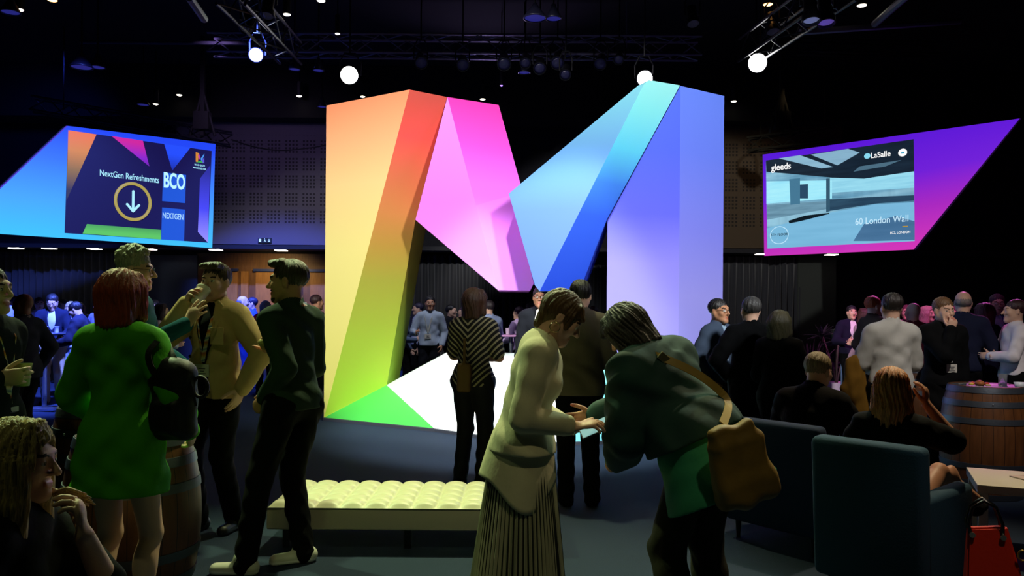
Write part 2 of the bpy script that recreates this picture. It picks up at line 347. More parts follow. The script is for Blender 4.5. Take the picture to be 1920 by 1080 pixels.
# unlit fixtures hanging in the dark; their lenses get a faint painted glow
dim = mat('#20203a', .3, emit='#4a4a90', estr=.03)
for px, py, d, r, lab in ((945, 120, 13.4, .11, 'left of the pair'), (985, 118, 13.5, .09, 'second of the row'), (1012, 128, 13.3, .1, 'third of the row'), (1045, 118, 13.5, .11, 'fourth of the row'),
                          (1060, 140, 13.2, .09, 'lowest of the row'), (790, 118, 13.5, .1, 'above the pink top of the letter'), (868, 122, 13.5, .1, 'above the notch of the letter'), (1125, 120, 13.5, .1, 'left of the pale blue peak'), (1160, 112, 13.6, .08, 'nearest the pale blue peak')):
    stage_light(px, py, d, r, 'unlit black stage lamp under the long truss, '+lab, (0, 6, 0), m_lens=dim, name='moving_head_lamp', grp='unlit lamps under the long truss')
for px, py, d, lab, c in ((1521, 38, 9.0, 'larger round lamp with a pale lens at the top right', '#8a94c8'), (1549, 42, 9.2, 'smaller round lamp with violet rim at the top right', '#7a60d0'),
                      (1300, 45, 12, 'unlit lamp on the right truss', '#202030'), (462, 55, 11.5, 'unlit lamp low on the left truss', '#202030'), (500, 30, 10.5, 'unlit lamp high on the left truss', '#202030'), (1450, 60, 11.5, 'unlit lamp between right truss chords', '#202030')):
    stage_light(px, py, d, .095, lab, (P(px, py, d).x, 7, -4), m_lens=mat(c, .3, emit=c, estr=.35), name='stage_lamp', grp='dim lamps on the side trusses')  # lenses given a weak glow, on the unlit lamps too
# unlit high-bay dish lamps, a blue glow put into each diffuser
for px, py, d, s, lab in ((153, 127, 12.5, .17, 'above the left screen'), (183, 127, 12.8, .12, 'right of the dish lamp above the left screen'), (1003, 35, 11.5, .17, 'at the top centre'), (1038, 36, 11.7, .12, 'right of the large top centre dish'), (552, 131, 13.5, .1, 'between the two left spotlights'), (597, 133, 13.8, .1, 'just left of the second spotlight'),
                      (20, 24, 11, .13, 'at the top left'), (604, 201, 16.5, .1, 'beside the orange top corner of the letter'), (983, 137, 14, .11, 'over the notch of the letter'), (268, 197, 16.5, .13, 'above the truss of the left screen')):
    o = empty('dish_lamp', P(px, py, d), 0, 'unlit dish-shaped ceiling lamp '+lab, 'ceiling lamp', 'unlit dish lamps under the ceiling')
    MB().lathe([(.03, .22), (s*.4, .15), (s, .02), (s*1.02, 0), (s*.9, .0), (s*.85, .03)], n=28).build('shade', mat('#1c1c30', .4, .3), o, smooth=True)
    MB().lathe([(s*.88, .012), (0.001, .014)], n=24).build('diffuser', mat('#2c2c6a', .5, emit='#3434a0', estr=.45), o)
    MB().tube([(0, 0, .2), (0, 0, max(.3, ZC-P(px, py, d).z))], .012, 6).build('stem', darkmetal, o)
# tiny recessed can lights that are on
canm = mat('#ffffff', emit='#fff2dc', estr=9)
for px, py, d, r, lab in ((336, 178, 17.4, .045, 'above the left screen'), (561, 180, 17.4, .045, 'between the left screen and the letter'), (680, 181, 17.4, .04, 'just above the orange slope of the letter'),
                          (905, 186, 17.4, .045, 'above the magenta slope of the letter'), (1376, 190, 17.4, .045, 'beside the violet column top'), (1440, 8, 11.6, .05, 'warm one at the top edge above the right spotlight'), (1616, 10, 11.6, .05, 'at the top edge on the right'),
                          (602, 1, 11.5, .045, 'at the top edge above the orange peak'), (633, 63, 13.2, .03, 'above the second spotlight'), (98, 0, 11.4, .05, 'orange one at the top left edge'), (37, 18, 11.6, .04, 'tilted one near the top left corner'),
                          (538, 27, 11.8, .04, 'tilted one above the left truss'), (292, 195, 16.8, .04, 'tilted one just above the left screen truss'), (940, 160, 14.5, .02, 'violet pinpoint above the notch of the letter')):
    p = P(px, py, d); o = empty('can_downlight', p, 0, 'tiny lit ceiling downlight '+lab, 'downlight', 'tiny downlights in the black ceiling')
    mm = canm if '37' not in str(px) and px not in (98, 1440, 940) else (mat('#ffffff', emit='#ffb060', estr=8) if px != 940 else mat('#ffffff', emit='#8a60ff', estr=6)) if px in (98, 1440, 940) else canm
    MB().lathe([(r*1.5, .0), (r*1.55, .3), (.02, .32)], n=16).build('can', mat('#101014', .5), o)
    MB().lathe([(r*1.3, -.004), (r, -.012), (0.001, -.02)], n=16).build('lens', mm, o, smooth=True)
    MB().tube([(0, 0, .3), (0, 0, max(.35, ZC-p.z))], .01, 6).build('stem', darkmetal, o)
# ------------------------------------------------------------------ the giant faceted letter M
def grad(stops, lo, hi, tilt=0.0, rough=.6, seam=None, k=.86):
    """printed vertical colour gradient over object z (tilt mixes in x)"""
    n = NT(rough); v = n.z
    if tilt: v = n.op('ADD', v, n.op('MULTIPLY', n.x, tilt))
    f = n.op('DIVIDE', n.op('SUBTRACT', v, lo), hi-lo)
    r = n.ramp(f, [(p, tuple(k*x for x in s2l(c))) for p, c in stops], linear=True)
    n.base(r); n.b.inputs['Specular IOR Level'].default_value = .25; n.b.inputs['Sheen Weight'].default_value = 0
    return n.m
M_root = empty('letter_sculpture', (0, 9.8, 0), 0, 'giant faceted letter M in rainbow gradient panels standing on the carpet', 'sculpture')
MO = Vector((0, 9.8, 0))
def facets(name, V, faces, outline, back, mats, midx, backmat, label=None):
    """front facets through V (world points); outline extruded by the vector back; faces closed at the rear"""
    vs = [v-MO for v in V]; nv = len(vs); back = Vector(back)
    bs = [v+back for v in vs]; fs = [tuple(f) for f in faces]; mi = list(midx)
    for i in range(len(outline)):
        a, b = outline[i], outline[(i+1) % len(outline)]
        fs.append((a, b, b+nv, a+nv)); mi.append(len(mats))
    for f in faces: fs.append(tuple(x+nv for x in reversed(f))); mi.append(len(mats))
    bm = bmesh.new(); bv = [bm.verts.new(v) for v in vs+bs]; bm.verts.ensure_lookup_table()
    for f, m_ in zip(fs, mi):
        try:
            q = bm.faces.new([bv[k] for k in f]); q.material_index = m_
        except ValueError: pass
    for v in [v for v in bm.verts if not v.link_faces]: bm.verts.remove(v)
    bmesh.ops.recalc_face_normals(bm, faces=bm.faces)
    me = bpy.data.meshes.new(name); bm.to_mesh(me); bm.free()
    for m_ in list(mats)+[backmat]: me.materials.append(m_)
    o = bpy.data.objects.new(name, me); C.objects.link(o); o.parent = M_root
    if label: o['label'] = label
    return o
Z = 4.19
orange = grad([(0, '#f4f27c'), (.25, '#fcf48a'), (.5, '#fff092'), (.72, '#ffdc94'), (.86, '#ffbc84'), (1, '#ff986a')], .3, Z, .0)
red = grad([(0, '#b8d840'), (.2, '#b4cc3c'), (.4, '#b8b440'), (.52, '#d0a044'), (.62, '#e89450'), (.74, '#ec7c50'), (.86, '#ff5c50'), (.95, '#e85848'), (1, '#d85848')], .3, Z)
inner = grad([(0, '#a8d840'), (.3, '#a0c038'), (.55, '#988828'), (1, '#a07830')], .3, 3.2)
Lv = [P(612, 198, 10.6), P(768, 168, 9.78), P(838, 182, 10.1), P(607, 786, 10.62), P(725, 722, 10.45), P(779, 412, 10.0)]
def on_plane(px, py, a, b, c):
    nrm_ = (b-a).cross(c-a); r = ray(px, py); o = Vector((0, 0, CAM_H)); return o+r*((a-o).dot(nrm_)/r.dot(nrm_))
Lv[4] = on_plane(725, 722, Lv[1], Lv[3], Lv[2]); Lv[5] = on_plane(779, 412, Lv[1], Lv[3], Lv[2])
facets('left_column', Lv, [(0, 3, 1), (1, 3, 4, 5, 2)], [0, 3, 4, 5, 2, 1], (.0, 1.25, 0), [orange, red], [0, 1], inner, 'orange to yellow-green folded column')
pinkL = grad([(0, '#c890ff'), (.15, '#e880ff'), (.45, '#ff78ff'), (1, '#ff88ff')], 1.7, Z)
pinkR = grad([(0, '#dd88ff'), (.3, '#ff80ff'), (.55, '#ff78f8'), (.75, '#ff58e0'), (1, '#ff40b8')], 1.7, Z)
pinkR2 = grad([(0, '#e08cff'), (.5, '#ff84ff'), (1, '#ff84f8')], 1.7, 3.2)
Pv = [P(839, 182, 10.1), P(779, 412, 9.98), P(934, 544, 9.55), P(896, 391, 9.75), P(935, 197, 10.55), P(976, 345, 10.1), P(958, 368, 9.72), P(1001, 530, 9.45), P(994, 545, 9.45)]
Pv[3] = Pv[0].lerp(Pv[2], .575)
Pv[5] = on_plane(976, 345, Pv[0], Pv[3], Pv[4]); Pv[6] = on_plane(958, 366, Pv[0], Pv[3], Pv[4]); Pv[7] = on_plane(1001, 531, Pv[3], Pv[2], Pv[6]); Pv[8] = on_plane(994, 545, Pv[3], Pv[2], Pv[6])

facets('left_diagonal', Pv, [(0, 1, 3), (1, 2, 3), (0, 3, 6, 5, 4), (3, 2, 8, 7, 6)], [0, 1, 2, 8, 7, 6, 5, 4], (.0, .9, 0), [pinkL, pinkR, pinkR2], [0, 0, 1, 2], mat('#a848a0', .6), 'pink folded diagonal beam')
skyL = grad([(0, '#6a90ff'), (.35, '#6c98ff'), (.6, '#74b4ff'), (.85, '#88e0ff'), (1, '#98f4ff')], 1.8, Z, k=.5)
skyR = grad([(0, '#2850e0'), (.35, '#3868f0'), (.5, '#4890f8'), (.66, '#68e0ff'), (.85, '#90f8f8'), (1, '#a8fff8')], 1.7, Z, k=.97)
deep = mat('#2038b0', .6)
Bv = [P(954, 363, 9.42), P(1197, 160, 9.30), P(1206, 160, 9.05), P(1216, 150, 9.28), P(1275, 160, 9.5), P(1138, 411, 9.1), P(1087, 545, 9.15), P(1012, 546, 8.85), P(1003, 535, 9.2)]
for i_, (x_, y_) in {3: (1216, 150), 5: (1138, 411), 6: (1087, 545)}.items(): Bv[i_] = on_plane(x_, y_, Bv[2], Bv[7], Bv[4])
for i_, (x_, y_) in {8: (1003, 535), 1: (1197, 160)}.items(): Bv[i_] = on_plane(x_, y_, Bv[0], Bv[7], Bv[2])

facets('right_diagonal', Bv, [(0, 8, 7, 2, 1), (1, 2, 3), (2, 7, 6, 5, 4, 3)], [0, 8, 7, 6, 5, 4, 3, 1], (.12, .8, 0), [skyL, skyR], [0, 0, 1], deep, 'pale cyan to deep blue diagonal beam')
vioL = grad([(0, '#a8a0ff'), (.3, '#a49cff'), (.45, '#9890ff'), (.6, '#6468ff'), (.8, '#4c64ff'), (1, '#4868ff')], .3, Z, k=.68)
vioR = grad([(0, '#aca8ff'), (.35, '#a8a4ff'), (.55, '#8c90ff'), (.8, '#7088ff'), (1, '#6c8cff')], .3, Z, k=.8)
def on_floor(v, z=0.0): return Vector((v.x, v.y, z))
c0 = P(1139, 413, 9.32); c1 = P(1276, 161, 9.5); c2 = P(1358, 180, 9.98)
Vv = [c0, on_floor(c0), c1, on_floor(c1), c2, on_floor(c2)]
facets('right_column', Vv, [(0, 1, 3, 2), (2, 3, 5, 4)], [0, 1, 3, 5, 4, 2], (.12, 1.0, 0), [vioL, vioR], [0, 1], mat('#5060c8', .6), 'blue to lilac folded column')
# base wedges
green = grad([(0, '#48c850'), (.5, '#58d858'), (1, '#68d860')], 0, .6)
white = mat('#f4fcfa', .6); cyan = grad([(0, '#70c8d8'), (.6, '#78e8e8'), (1, '#88fff0')], 0, .95)
g0 = P(607, 787, 10.6); g1 = P(725, 722, Lv[4].y); g2 = P(815, 809, 9.7)
g0 = on_floor(g0, .03); g2 = on_floor(g2, .03)
w1 = P(835, 663, 10.0); w2 = P(915, 666, 9.9); w3 = on_floor(P(905, 822, 9.2), .03); w4 = on_floor(P(1045, 840, 8.75), .03)
facets('base_wedge', [g0, g1, g2, w1, w2, w3, w4, P(1040, 672, 9.3)], [(0, 2, 1), (1, 2, 5, 3), (3, 5, 4), (4, 5, 6, 7)], [0, 2, 5, 6, 7, 4, 3, 1], (0, .8, 0), [green, white], [0, 1, 1, 1], mat('#dce8e4', .6), 'green and white folded foot')
k0 = w4; k1 = on_floor(P(1165, 833, 8.95), .03); k2 = on_floor(P(1362, 816, 9.6), .03)
facets('base_wedge', [P(1040, 672, 9.3), k0, k1, P(1140, 676, 9.25), P(1250, 690, 9.3), k2, P(1118, 676, 9.28)], [(0, 1, 6), (6, 1, 2, 3), (3, 2, 5, 4)], [0, 1, 2, 5, 4, 3, 6], (.1, .7, 0), [white, cyan], [0, 1, 1], mat('#a8e8e8', .6), 'cyan folded foot')
# thin plinth under it
pl = [g0, g2, w3, w4, k1, k2]; pl = [Vector((p.x, p.y-.05, 0)) for p in pl]
ring = pl+[Vector((3.3, 11.4, 0)), Vector((-2.7, 12.4, 0))]
b = MB(); bm = b.bm
bot = [bm.verts.new(p-MO) for p in ring]; top = [bm.verts.new(p-MO+Vector((0, 0, .035))) for p in ring]
bm.faces.new(top); bm.faces.new(bot[::-1])
for i in range(len(ring)): bm.faces.new((bot[i], bot[(i+1) % len(ring)], top[(i+1) % len(ring)], top[i]))
b.build('plinth', mat('#30343e', .7), M_root)

# ------------------------------------------------------------------ LED screens
class Wall2:
    def __init__(s, A, B):
        s.A = Vector((A.x, A.y, 0)); s.B = Vector((B.x, B.y, 0)); s.t = (s.B-s.A).normalized(); s.n = Vector((s.t.y, -s.t.x, 0))
        if s.n.y > 0: s.n = -s.n
        s.ang = math.atan2(s.t.y, s.t.x)
    def pt(s, px, py, off=0):
        r = ray(px, py); o = Vector((0, 0, CAM_H)); q = s.A+s.n*off
        k = (q-o).dot(s.n)/r.dot(s.n); return o+r*k
def flat(W, name, pts, m, parent, off, org):
    return link_mesh(name, [W.pt(x, y, off)-org for x, y in pts], [tuple(range(len(pts)))], m, parent)
def slab(W, name, pts, m, parent, org, thick=.12, off=0):
    v = [W.pt(x, y, off)-org for x, y in pts]; v2 = [p-W.n*thick for p in v]; k = len(v)
    fs = [tuple(range(k)), tuple(reversed(range(k, 2*k)))]+[(i, (i+1) % k, (i+1) % k+k, i+k) for i in range(k)]
    o = link_mesh(name, v+v2, fs, [m, mat('#0a0a10', .6)], parent, midx=[0]+[1]*(k+1))
    return o
def text(W, s, px, py, h_px, m, parent, org, off=.03, align='CENTER', bold=0, wide=1.0):
    cu = bpy.data.curves.new('lettering', 'FONT'); cu.body = s; cu.align_x = align; cu.align_y = 'CENTER'
    p = W.pt(px, py, off); size = h_px*p.y/F_PX*1.38; cu.size = size; cu.offset = bold*size; cu.extrude = .001; cu.space_character = 1.0
    cu.materials.append(m); tmp = bpy.data.objects.new('lettering', cu); me = bpy.data.meshes.new_from_object(tmp); bpy.data.objects.remove(tmp)
    if not me.materials: me.materials.append(m)
    o = bpy.data.objects.new('lettering', me); C.objects.link(o); o.parent = parent
    o.location = p-org; o.rotation_euler = (math.radians(90), 0, W.ang); o.scale = (wide, 1, 1); return o
def emi(c, st=1.0): return mat('#000000', .6, emit=c, estr=st, spec=.1)
def egrad(stops, lo, hi, tilt=0, st=1.0, ax='z'):
    n = NT(.6); v = n.z if ax == 'z' else n.x
    if tilt: v = n.op('ADD', v, n.op('MULTIPLY', n.x, tilt))
    n.emit(n.ramp(n.op('DIVIDE', n.op('SUBTRACT', v, lo), hi-lo), stops), st); return n.m
# left screen
WL = Wall2(P(0, 440, 12.35), P(398, 465, 15.0))
oL = WL.pt(260, 360); oL0 = Vector((oL.x, oL.y, oL.z))
sl = empty('screen_panel', oL0, 0, 'slanted blue to cyan panel with a navy refreshments screen, hung at the left', 'screen')
slab(WL, 'surround', [(127, 236), (404, 270), (398, 465), (-84, 433)], egrad([(0, '#40c8ff'), (.35, '#48a8ff'), (.7, '#3a78ff'), (1, '#2448f8')], -.95, .95), sl, oL0)
slab(WL, 'frame_edge', [(124, 236), (127, 236), (-84, 433), (-88, 433)], emi('#5a38d8', .8), sl, oL0, .12, .004)
navy = emi('#1a1650', .95)
flat(WL, 'display', [(128, 244), (397, 283), (390, 455), (121, 437)], navy, sl, .01, oL0)
flat(WL, 'orange_shape', [(128, 244), (181, 252), (124.6, 376)], egrad([(0, '#3a3a50'), (.35, '#90703a'), (.7, '#d88a3a'), (1, '#f07a40')], -.1, .85), sl, .016, oL0)
flat(WL, 'purple_shape', [(209, 255), (268, 264), (280, 312)], egrad([(0, '#5a20a0'), (.5, '#8a28d0'), (1, '#d028a0')], .35, .85), sl, .016, oL0)
flat(WL, 'blue_shape', [(308, 270), (357, 277), (323, 320)], egrad([(0, '#1a1a70'), (1, '#2850ff')], .35, .75), sl, .016, oL0)
flat(WL, 'violet_shape', [(394, 310), (375, 335), (371, 435), (390, 455)], egrad([(0, '#a098ff'), (.5, '#4848f8'), (1, '#3030a0')], -.85, .5), sl, .016, oL0)
flat(WL, 'green_shape', [(163, 420), (302, 431), (302, 449), (155, 438)], egrad([(0, '#60c860'), (1, '#205a48')], -.75, -.48), sl, .016, oL0)
bl = emi('#2058d8', 1)
flat(WL, 'logo_block', [(306, 323), (349, 328), (347, 381), (304, 377)], bl, sl, .02, oL0)
flat(WL, 'logo_block', [(304, 389), (347, 393), (345, 452), (302, 449)], bl, sl, .02, oL0)
pale = emi('#a8e8ff', 1.1)
text(WL, 'NextGen Refreshments', 244, 331.5, 11.8, pale, sl, oL0, bold=.006, wide=.70)
text(WL, 'BCO', 327, 341, 28, emi('#b8f0ff', 1.1), sl, oL0, bold=.03, wide=.52)
text(WL, 'NEXTGEN', 324.5, 406, 11, emi('#a8d8ff', 1.1), sl, oL0, bold=.01, wide=.58)
ringb = MB(); q = WL.pt(249.5, 378, .03)-oL0; Rr = (28.5)*13.9/F_PX; Rv = 33.5*13.9/F_PX
ringb.tube([q+WL.t*Rr*1.12*math.cos(a)+Vector((0, 0, 1))*Rv*math.sin(a) for a in [2*math.pi*i/48 for i in range(48)]], .026, 8, True); ringb.build('ring_symbol', emi('#b8a850', .9), sl)
def stroke(W, pts, wpx, m, parent, org, off=.03):
    b = MB()
    for (a, c) in zip(pts, pts[1:]):
        A = W.pt(*a, off)-org; B = W.pt(*c, off)-org; b.tube([A, B], wpx/2*(A.y+org.y)/F_PX, 8); b.ball(A, wpx/2*(A.y+org.y)/F_PX, u=10, v=6); b.ball(B, wpx/2*(A.y+org.y)/F_PX, u=10, v=6)
    return b.build('arrow_symbol', m, parent)
stroke(WL, [(250, 359), (249.5, 396), (238.5, 383)], 4.6, pale, sl, oL0); stroke(WL, [(249.5, 396), (260.5, 385)], 4.6, pale, sl, oL0)
for pts, c in (([(367, 285), (373, 287), (371, 304), (367, 303)], '#e09030'), ([(373, 287), (376, 296), (374, 300), (371, 292)], '#c040b0'), ([(376, 298), (383, 288), (383, 291), (378, 302)], '#50a0ff'), ([(379, 300), (383, 295), (383, 306), (379, 306)], '#6058e0'), ([(367, 304), (383, 306), (377, 301)], '#40b050')):
    flat(WL, 'emblem', pts, emi(c, .9), sl, .022, oL0)
text(WL, 'BCO 2023', 374.5, 310, 3.4, pale, sl, oL0, bold=.01); text(WL, 'MANCHESTER', 374.5, 316, 3, pale, sl, oL0, bold=.01)
# right screen
WR = Wall2(P(1431, 290, 15.0), P(1912, 222, 12.15))
oR = WR.pt(1600, 370)
sr = empty('screen_panel', oR, 0, 'slanted purple to magenta panel with a blurred office picture, hung at the right', 'screen')
slab(WR, 'surround', [(1430, 290), (1912, 222), (1713, 468), (1433, 480)], egrad([(0, '#d838b8'), (.35, '#a828c0'), (.62, '#7020d8'), (1, '#5818d8')], -1.1, 1.05, -.13), sr, oR)
slab(WR, 'frame_edge', [(1912, 222), (1915, 222), (1717, 469), (1713, 468)], emi('#200a38', .6), sr, oR, .12, .002)
# blurred picture: layered procedural panel
n = NT(.6)
st = n.noise(1.2, 5, (.5, .5, 5)); st2 = n.noise(1.6, 5, (3.5, 3.5, .35)); c = n.ramp(st, [(.3, '#3a6a88'), (.45, '#78b8d8'), (.62, '#a8e0f8')])
c = n.mix(n.op('MULTIPLY', st2, .6), c, '#2c4a66'); n.emit(c, .95)
flat(WR, 'display', [(1436, 301), (1713, 261), (1715, 452), (1439, 466)], n.m, sr, .01, oR)
def pic(pts, c, off=.014, st=1.0, c2=None, sc=3):
    n = NT(.6); f = n.noise(sc, 4, (.6, .6, 6)); n.emit(n.mix(f, c, c2 or c), st); flat(WR, 'picture_area', pts, n.m, sr, off, oR)
pic([(1437, 340), (1560, 338), (1560, 372), (1437, 382)], '#8adcf8', .011, 1.0, '#b8f8ff')
pic([(1553, 334), (1714, 322), (1714, 352), (1553, 362)], '#70b8d8', .011, 1.0, '#b0f0ff')
pic([(1438, 384), (1600, 374), (1550, 392), (1438, 412)], '#4a7088', .012, .9, '#88b8d0')
pic([(1553, 374), (1640, 369), (1714, 366), (1714, 376), (1640, 382), (1553, 396)], '#1c3048', .0125, .8, '#38607c')
pic([(1438, 428), (1500, 412), (1560, 398), (1640, 383), (1714, 379), (1715, 452), (1439, 466)], '#70b0d4', .013, .95, '#88c8ec', 1.5)
pic([(1640, 452), (1600, 452), (1620, 420), (1680, 405), (1715, 415), (1715, 450)], '#3a6890', .0135, .85, '#5888b4', 1.2)
pic([(1436, 301), (1713, 261), (1714, 321), (1620, 335), (1560, 333), (1437, 322)], '#101824', .015, .8, '#24384c', 2)
pic([(1460, 297), (1500, 291), (1562, 313), (1540, 316)], '#88b8d8', .017, .8, '#a8d8f0'); pic([(1520, 290), (1590, 279), (1612, 286), (1570, 310)], '#88b4d0', .017, .8, '#a0d0ec'); pic([(1612, 312), (1690, 300), (1660, 312), (1600, 322)], '#5a8098', .017, .7)
pic([(1478, 414), (1510, 404), (1555, 399), (1555, 401), (1500, 415), (1480, 419)], '#14222c', .0165, .7)
pic([(1549, 335), (1556, 334), (1556, 396), (1549, 398)], '#3a6078', .0162, .8); pic([(1480, 336), (1500, 334), (1500, 382), (1482, 384)], '#4c84a4', .0162, .8); pic([(1500, 346), (1515, 345), (1515, 372), (1500, 372)], '#2c5070', .0163, .8)
wt = emi('#ffffff', 1.0); pb = emi('#c8ecff', 1.0)
text(WR, 'gleeds', 1464.5, 313, 12.5, wt, sr, oR, bold=.012, wide=.9)
text(WR, 'LaSalle', 1651, 290, 10.5, wt, sr, oR, bold=.012, wide=.92)
text(WR, '60 London Wall', 1652.5, 413, 13, pb, sr, oR, bold=.003, wide=.82)
text(WR, 'EC2, LONDON', 1688, 436, 4.6, wt, sr, oR, bold=.01, wide=.85); text(WR, '5TH FLOOR', 1461, 440, 4.6, emi('#20303c', .8), sr, oR, bold=.012)
def disc(W, px, py, rp, m, org, parent, name, off=.03, tube=0):
    q = W.pt(px, py, off)-org; R = rp*(q.y+org.y)/F_PX
    pts = [q+W.t*R*1.1*math.cos(a)+Vector((0, 0, R*math.sin(a))) for a in [2*math.pi*i/32 for i in range(32)]]
    if tube: MB().tube(pts, tube, 6, True).build(name, m, parent)
    else: link_mesh(name, pts, [tuple(range(32))], m, parent)
disc(WR, 1692.5, 286, 7.2, wt, oR, sr, 'round_badge'); disc(WR, 1626, 292.5, 5.2, emi('#88d8f0', 1), oR, sr, 'round_badge'); disc(WR, 1461, 441, 16, pb, oR, sr, 'badge_ring', tube=.006)
flat(WR, 'gold_dash', [(1692, 424), (1702, 423.5), (1702, 425), (1692, 425.6)], emi('#d0a020', .9), sr, .03, oR)
flat(WR, 'badge_dash', [(1689.5, 285), (1695.5, 284.2), (1695.5, 287.4), (1689.5, 288.2)], emi('#4aa8c8', 1), sr, .034, oR)
sl.location = oL0
# ------------------------------------------------------------------ smooth-union body modelling
def V3(*a): return np.array(a, float)
class SDF:
    def __init__(s): s.p = []
    def cap(s, a, b, ra, rb=None, k=.02, sub=False, w=None, asp=1.0):
        a = np.asarray(a, float); b = np.asarray(b, float); rb = ra if rb is None else rb
        R = max(ra, rb); lo = np.minimum(a, b)-R; hi = np.maximum(a, b)+R
        s.p.append(('cap', lo, hi, k, sub, (a, b, ra, rb, w, asp))); return s
    def ell(s, c, r, k=.02, sub=False, R=None):
        c = np.asarray(c, float); r = np.asarray(r, float); m = r.max() if R is not None else r
        s.p.append(('ell', c-m, c+m, k, sub, (c, r, R))); return s
    def box(s, c, h, rr=.005, k=.01, sub=False, R=None):
        c = np.asarray(c, float); h = np.asarray(h, float); m = np.linalg.norm(h) if R is not None else h
        s.p.append(('box', c-m-rr, c+m+rr, k, sub, (c, h, rr, R))); return s
    def cut(s, p, n, k=.004):
        s.p.append(('cut', None, None, k, True, (np.asarray(p, float), np.asarray(n, float)))); return s
    def mesh(s, res, noise=None, pad=0.02):
        add = [q for q in s.p if not q[4]]
        lo = np.min([q[1] for q in add], 0)-pad-2*res; hi = np.max([q[2] for q in add], 0)+pad+2*res
        n = np.ceil((hi-lo)/res).astype(int)+1
        ax = [(lo[i]+np.arange(n[i])*res).astype(np.float32) for i in range(3)]
        F = np.full(n, 1.0, np.float32)
        for kind, a, b, k, sub, pr in s.p:
            if kind == 'cut': sl = (slice(None),)*3
            else:
                m = k*1.2+2.5*res if not sub else k*1.2+2.5*res
                i0 = np.clip(np.floor((a-m-lo)/res).astype(int), 0, n-1); i1 = np.clip(np.ceil((b+m-lo)/res).astype(int)+1, 1, n)
                if np.any(i1 <= i0): continue
                sl = tuple(slice(i0[i], i1[i]) for i in range(3))
            X = ax[0][sl[0]][:, None, None]; Y = ax[1][sl[1]][None, :, None]; Zz = ax[2][sl[2]][None, None, :]
            if kind == 'cap':
                A, B, ra, rb, w, asp = pr; d = B-A; L2 = max(d@d, 1e-9)
                t = np.clip(((X-A[0])*d[0]+(Y-A[1])*d[1]+(Zz-A[2])*d[2])/L2, 0, 1)
                qx = X-A[0]-t*d[0]; qy = Y-A[1]-t*d[1]; qz = Zz-A[2]-t*d[2]
                if w is None: D = np.sqrt(qx*qx+qy*qy+qz*qz)-(ra+(rb-ra)*t)
                else:
                    # flatten along w: thin axis w, half thickness r*asp
                    h = qx*w[0]+qy*w[1]+qz*w[2]
                    l2 = qx*qx+qy*qy+qz*qz-h*h; D = (np.sqrt(np.maximum(l2, 0)+(h/asp)**2)-(ra+(rb-ra)*t))*(.5+.5*asp)
            elif kind == 'ell':
                c, r, R = pr; x, y, z = X-c[0], Y-c[1], Zz-c[2]
                if R is not None: x, y, z = x*R[0, 0]+y*R[1, 0]+z*R[2, 0], x*R[0, 1]+y*R[1, 1]+z*R[2, 1], x*R[0, 2]+y*R[1, 2]+z*R[2, 2]
                k0 = np.sqrt((x/r[0])**2+(y/r[1])**2+(z/r[2])**2); k1 = np.sqrt((x/r[0]**2)**2+(y/r[1]**2)**2+(z/r[2]**2)**2)
                D = k0*(k0-1)/np.maximum(k1, 1e-5)
            elif kind == 'box':
                c, h, rr, R = pr; x, y, z = X-c[0], Y-c[1], Zz-c[2]
                if R is not None: x, y, z = x*R[0, 0]+y*R[1, 0]+z*R[2, 0], x*R[0, 1]+y*R[1, 1]+z*R[2, 1], x*R[0, 2]+y*R[1, 2]+z*R[2, 2]
                qx, qy, qz = np.abs(x)-h[0]+rr, np.abs(y)-h[1]+rr, np.abs(z)-h[2]+rr
                D = np.sqrt(np.maximum(qx, 0)**2+np.maximum(qy, 0)**2+np.maximum(qz, 0)**2)+np.minimum(np.maximum(qx, np.maximum(qy, qz)), 0)-rr
            else:
                p, nn = pr; D = (X-p[0])*nn[0]+(Y-p[1])*nn[1]+(Zz-p[2])*nn[2]; D = -D
            G = F[sl]; D = D.astype(np.float32)
            if not sub:
                h = np.clip(.5+.5*(G-D)/k, 0, 1); F[sl] = G+(D-G)*h-k*h*(1-h)
            else:
                D = -D; h = np.clip(.5-.5*(G-D)/k, 0, 1); F[sl] = G+(D-G)*h+k*h*(1-h)
        if noise is not None: F += noise(ax[0][:, None, None], ax[1][None, :, None], ax[2][None, None, :]).astype(np.float32)
        ins = F < 0
        c = [(i, j, k) for i in (0, 1) for j in (0, 1) for k in (0, 1)]
        cnt = np.zeros(n-1, np.int8)
        for i, j, k in c: cnt += ins[i:n[0]-1+i, j:n[1]-1+j, k:n[2]-1+k]
        act = np.argwhere((cnt > 0) & (cnt < 8))
        idx = np.full(n-1, -1, np.int32); idx[tuple(act.T)] = np.arange(len(act))
        val = {q: F[act[:, 0]+q[0], act[:, 1]+q[1], act[:, 2]+q[2]] for q in c}
        acc = np.zeros((len(act), 3)); num = np.zeros(len(act))
        for q in c:
            for a in range(3):
                if q[a] == 0:
                    r = list(q); r[a] = 1; r = tuple(r); v0, v1 = val[q], val[r]; m = (v0 < 0) != (v1 < 0)
                    t = np.where(m, v0/np.where(np.abs(v0-v1) < 1e-9, 1, v0-v1), 0)
                    pt = np.tile(np.array(q, float), (len(act), 1)); pt[:, a] = t; acc[m] += pt[m]; num[m] += 1
        vs = lo+(act+acc/num[:, None])*res
        faces = []
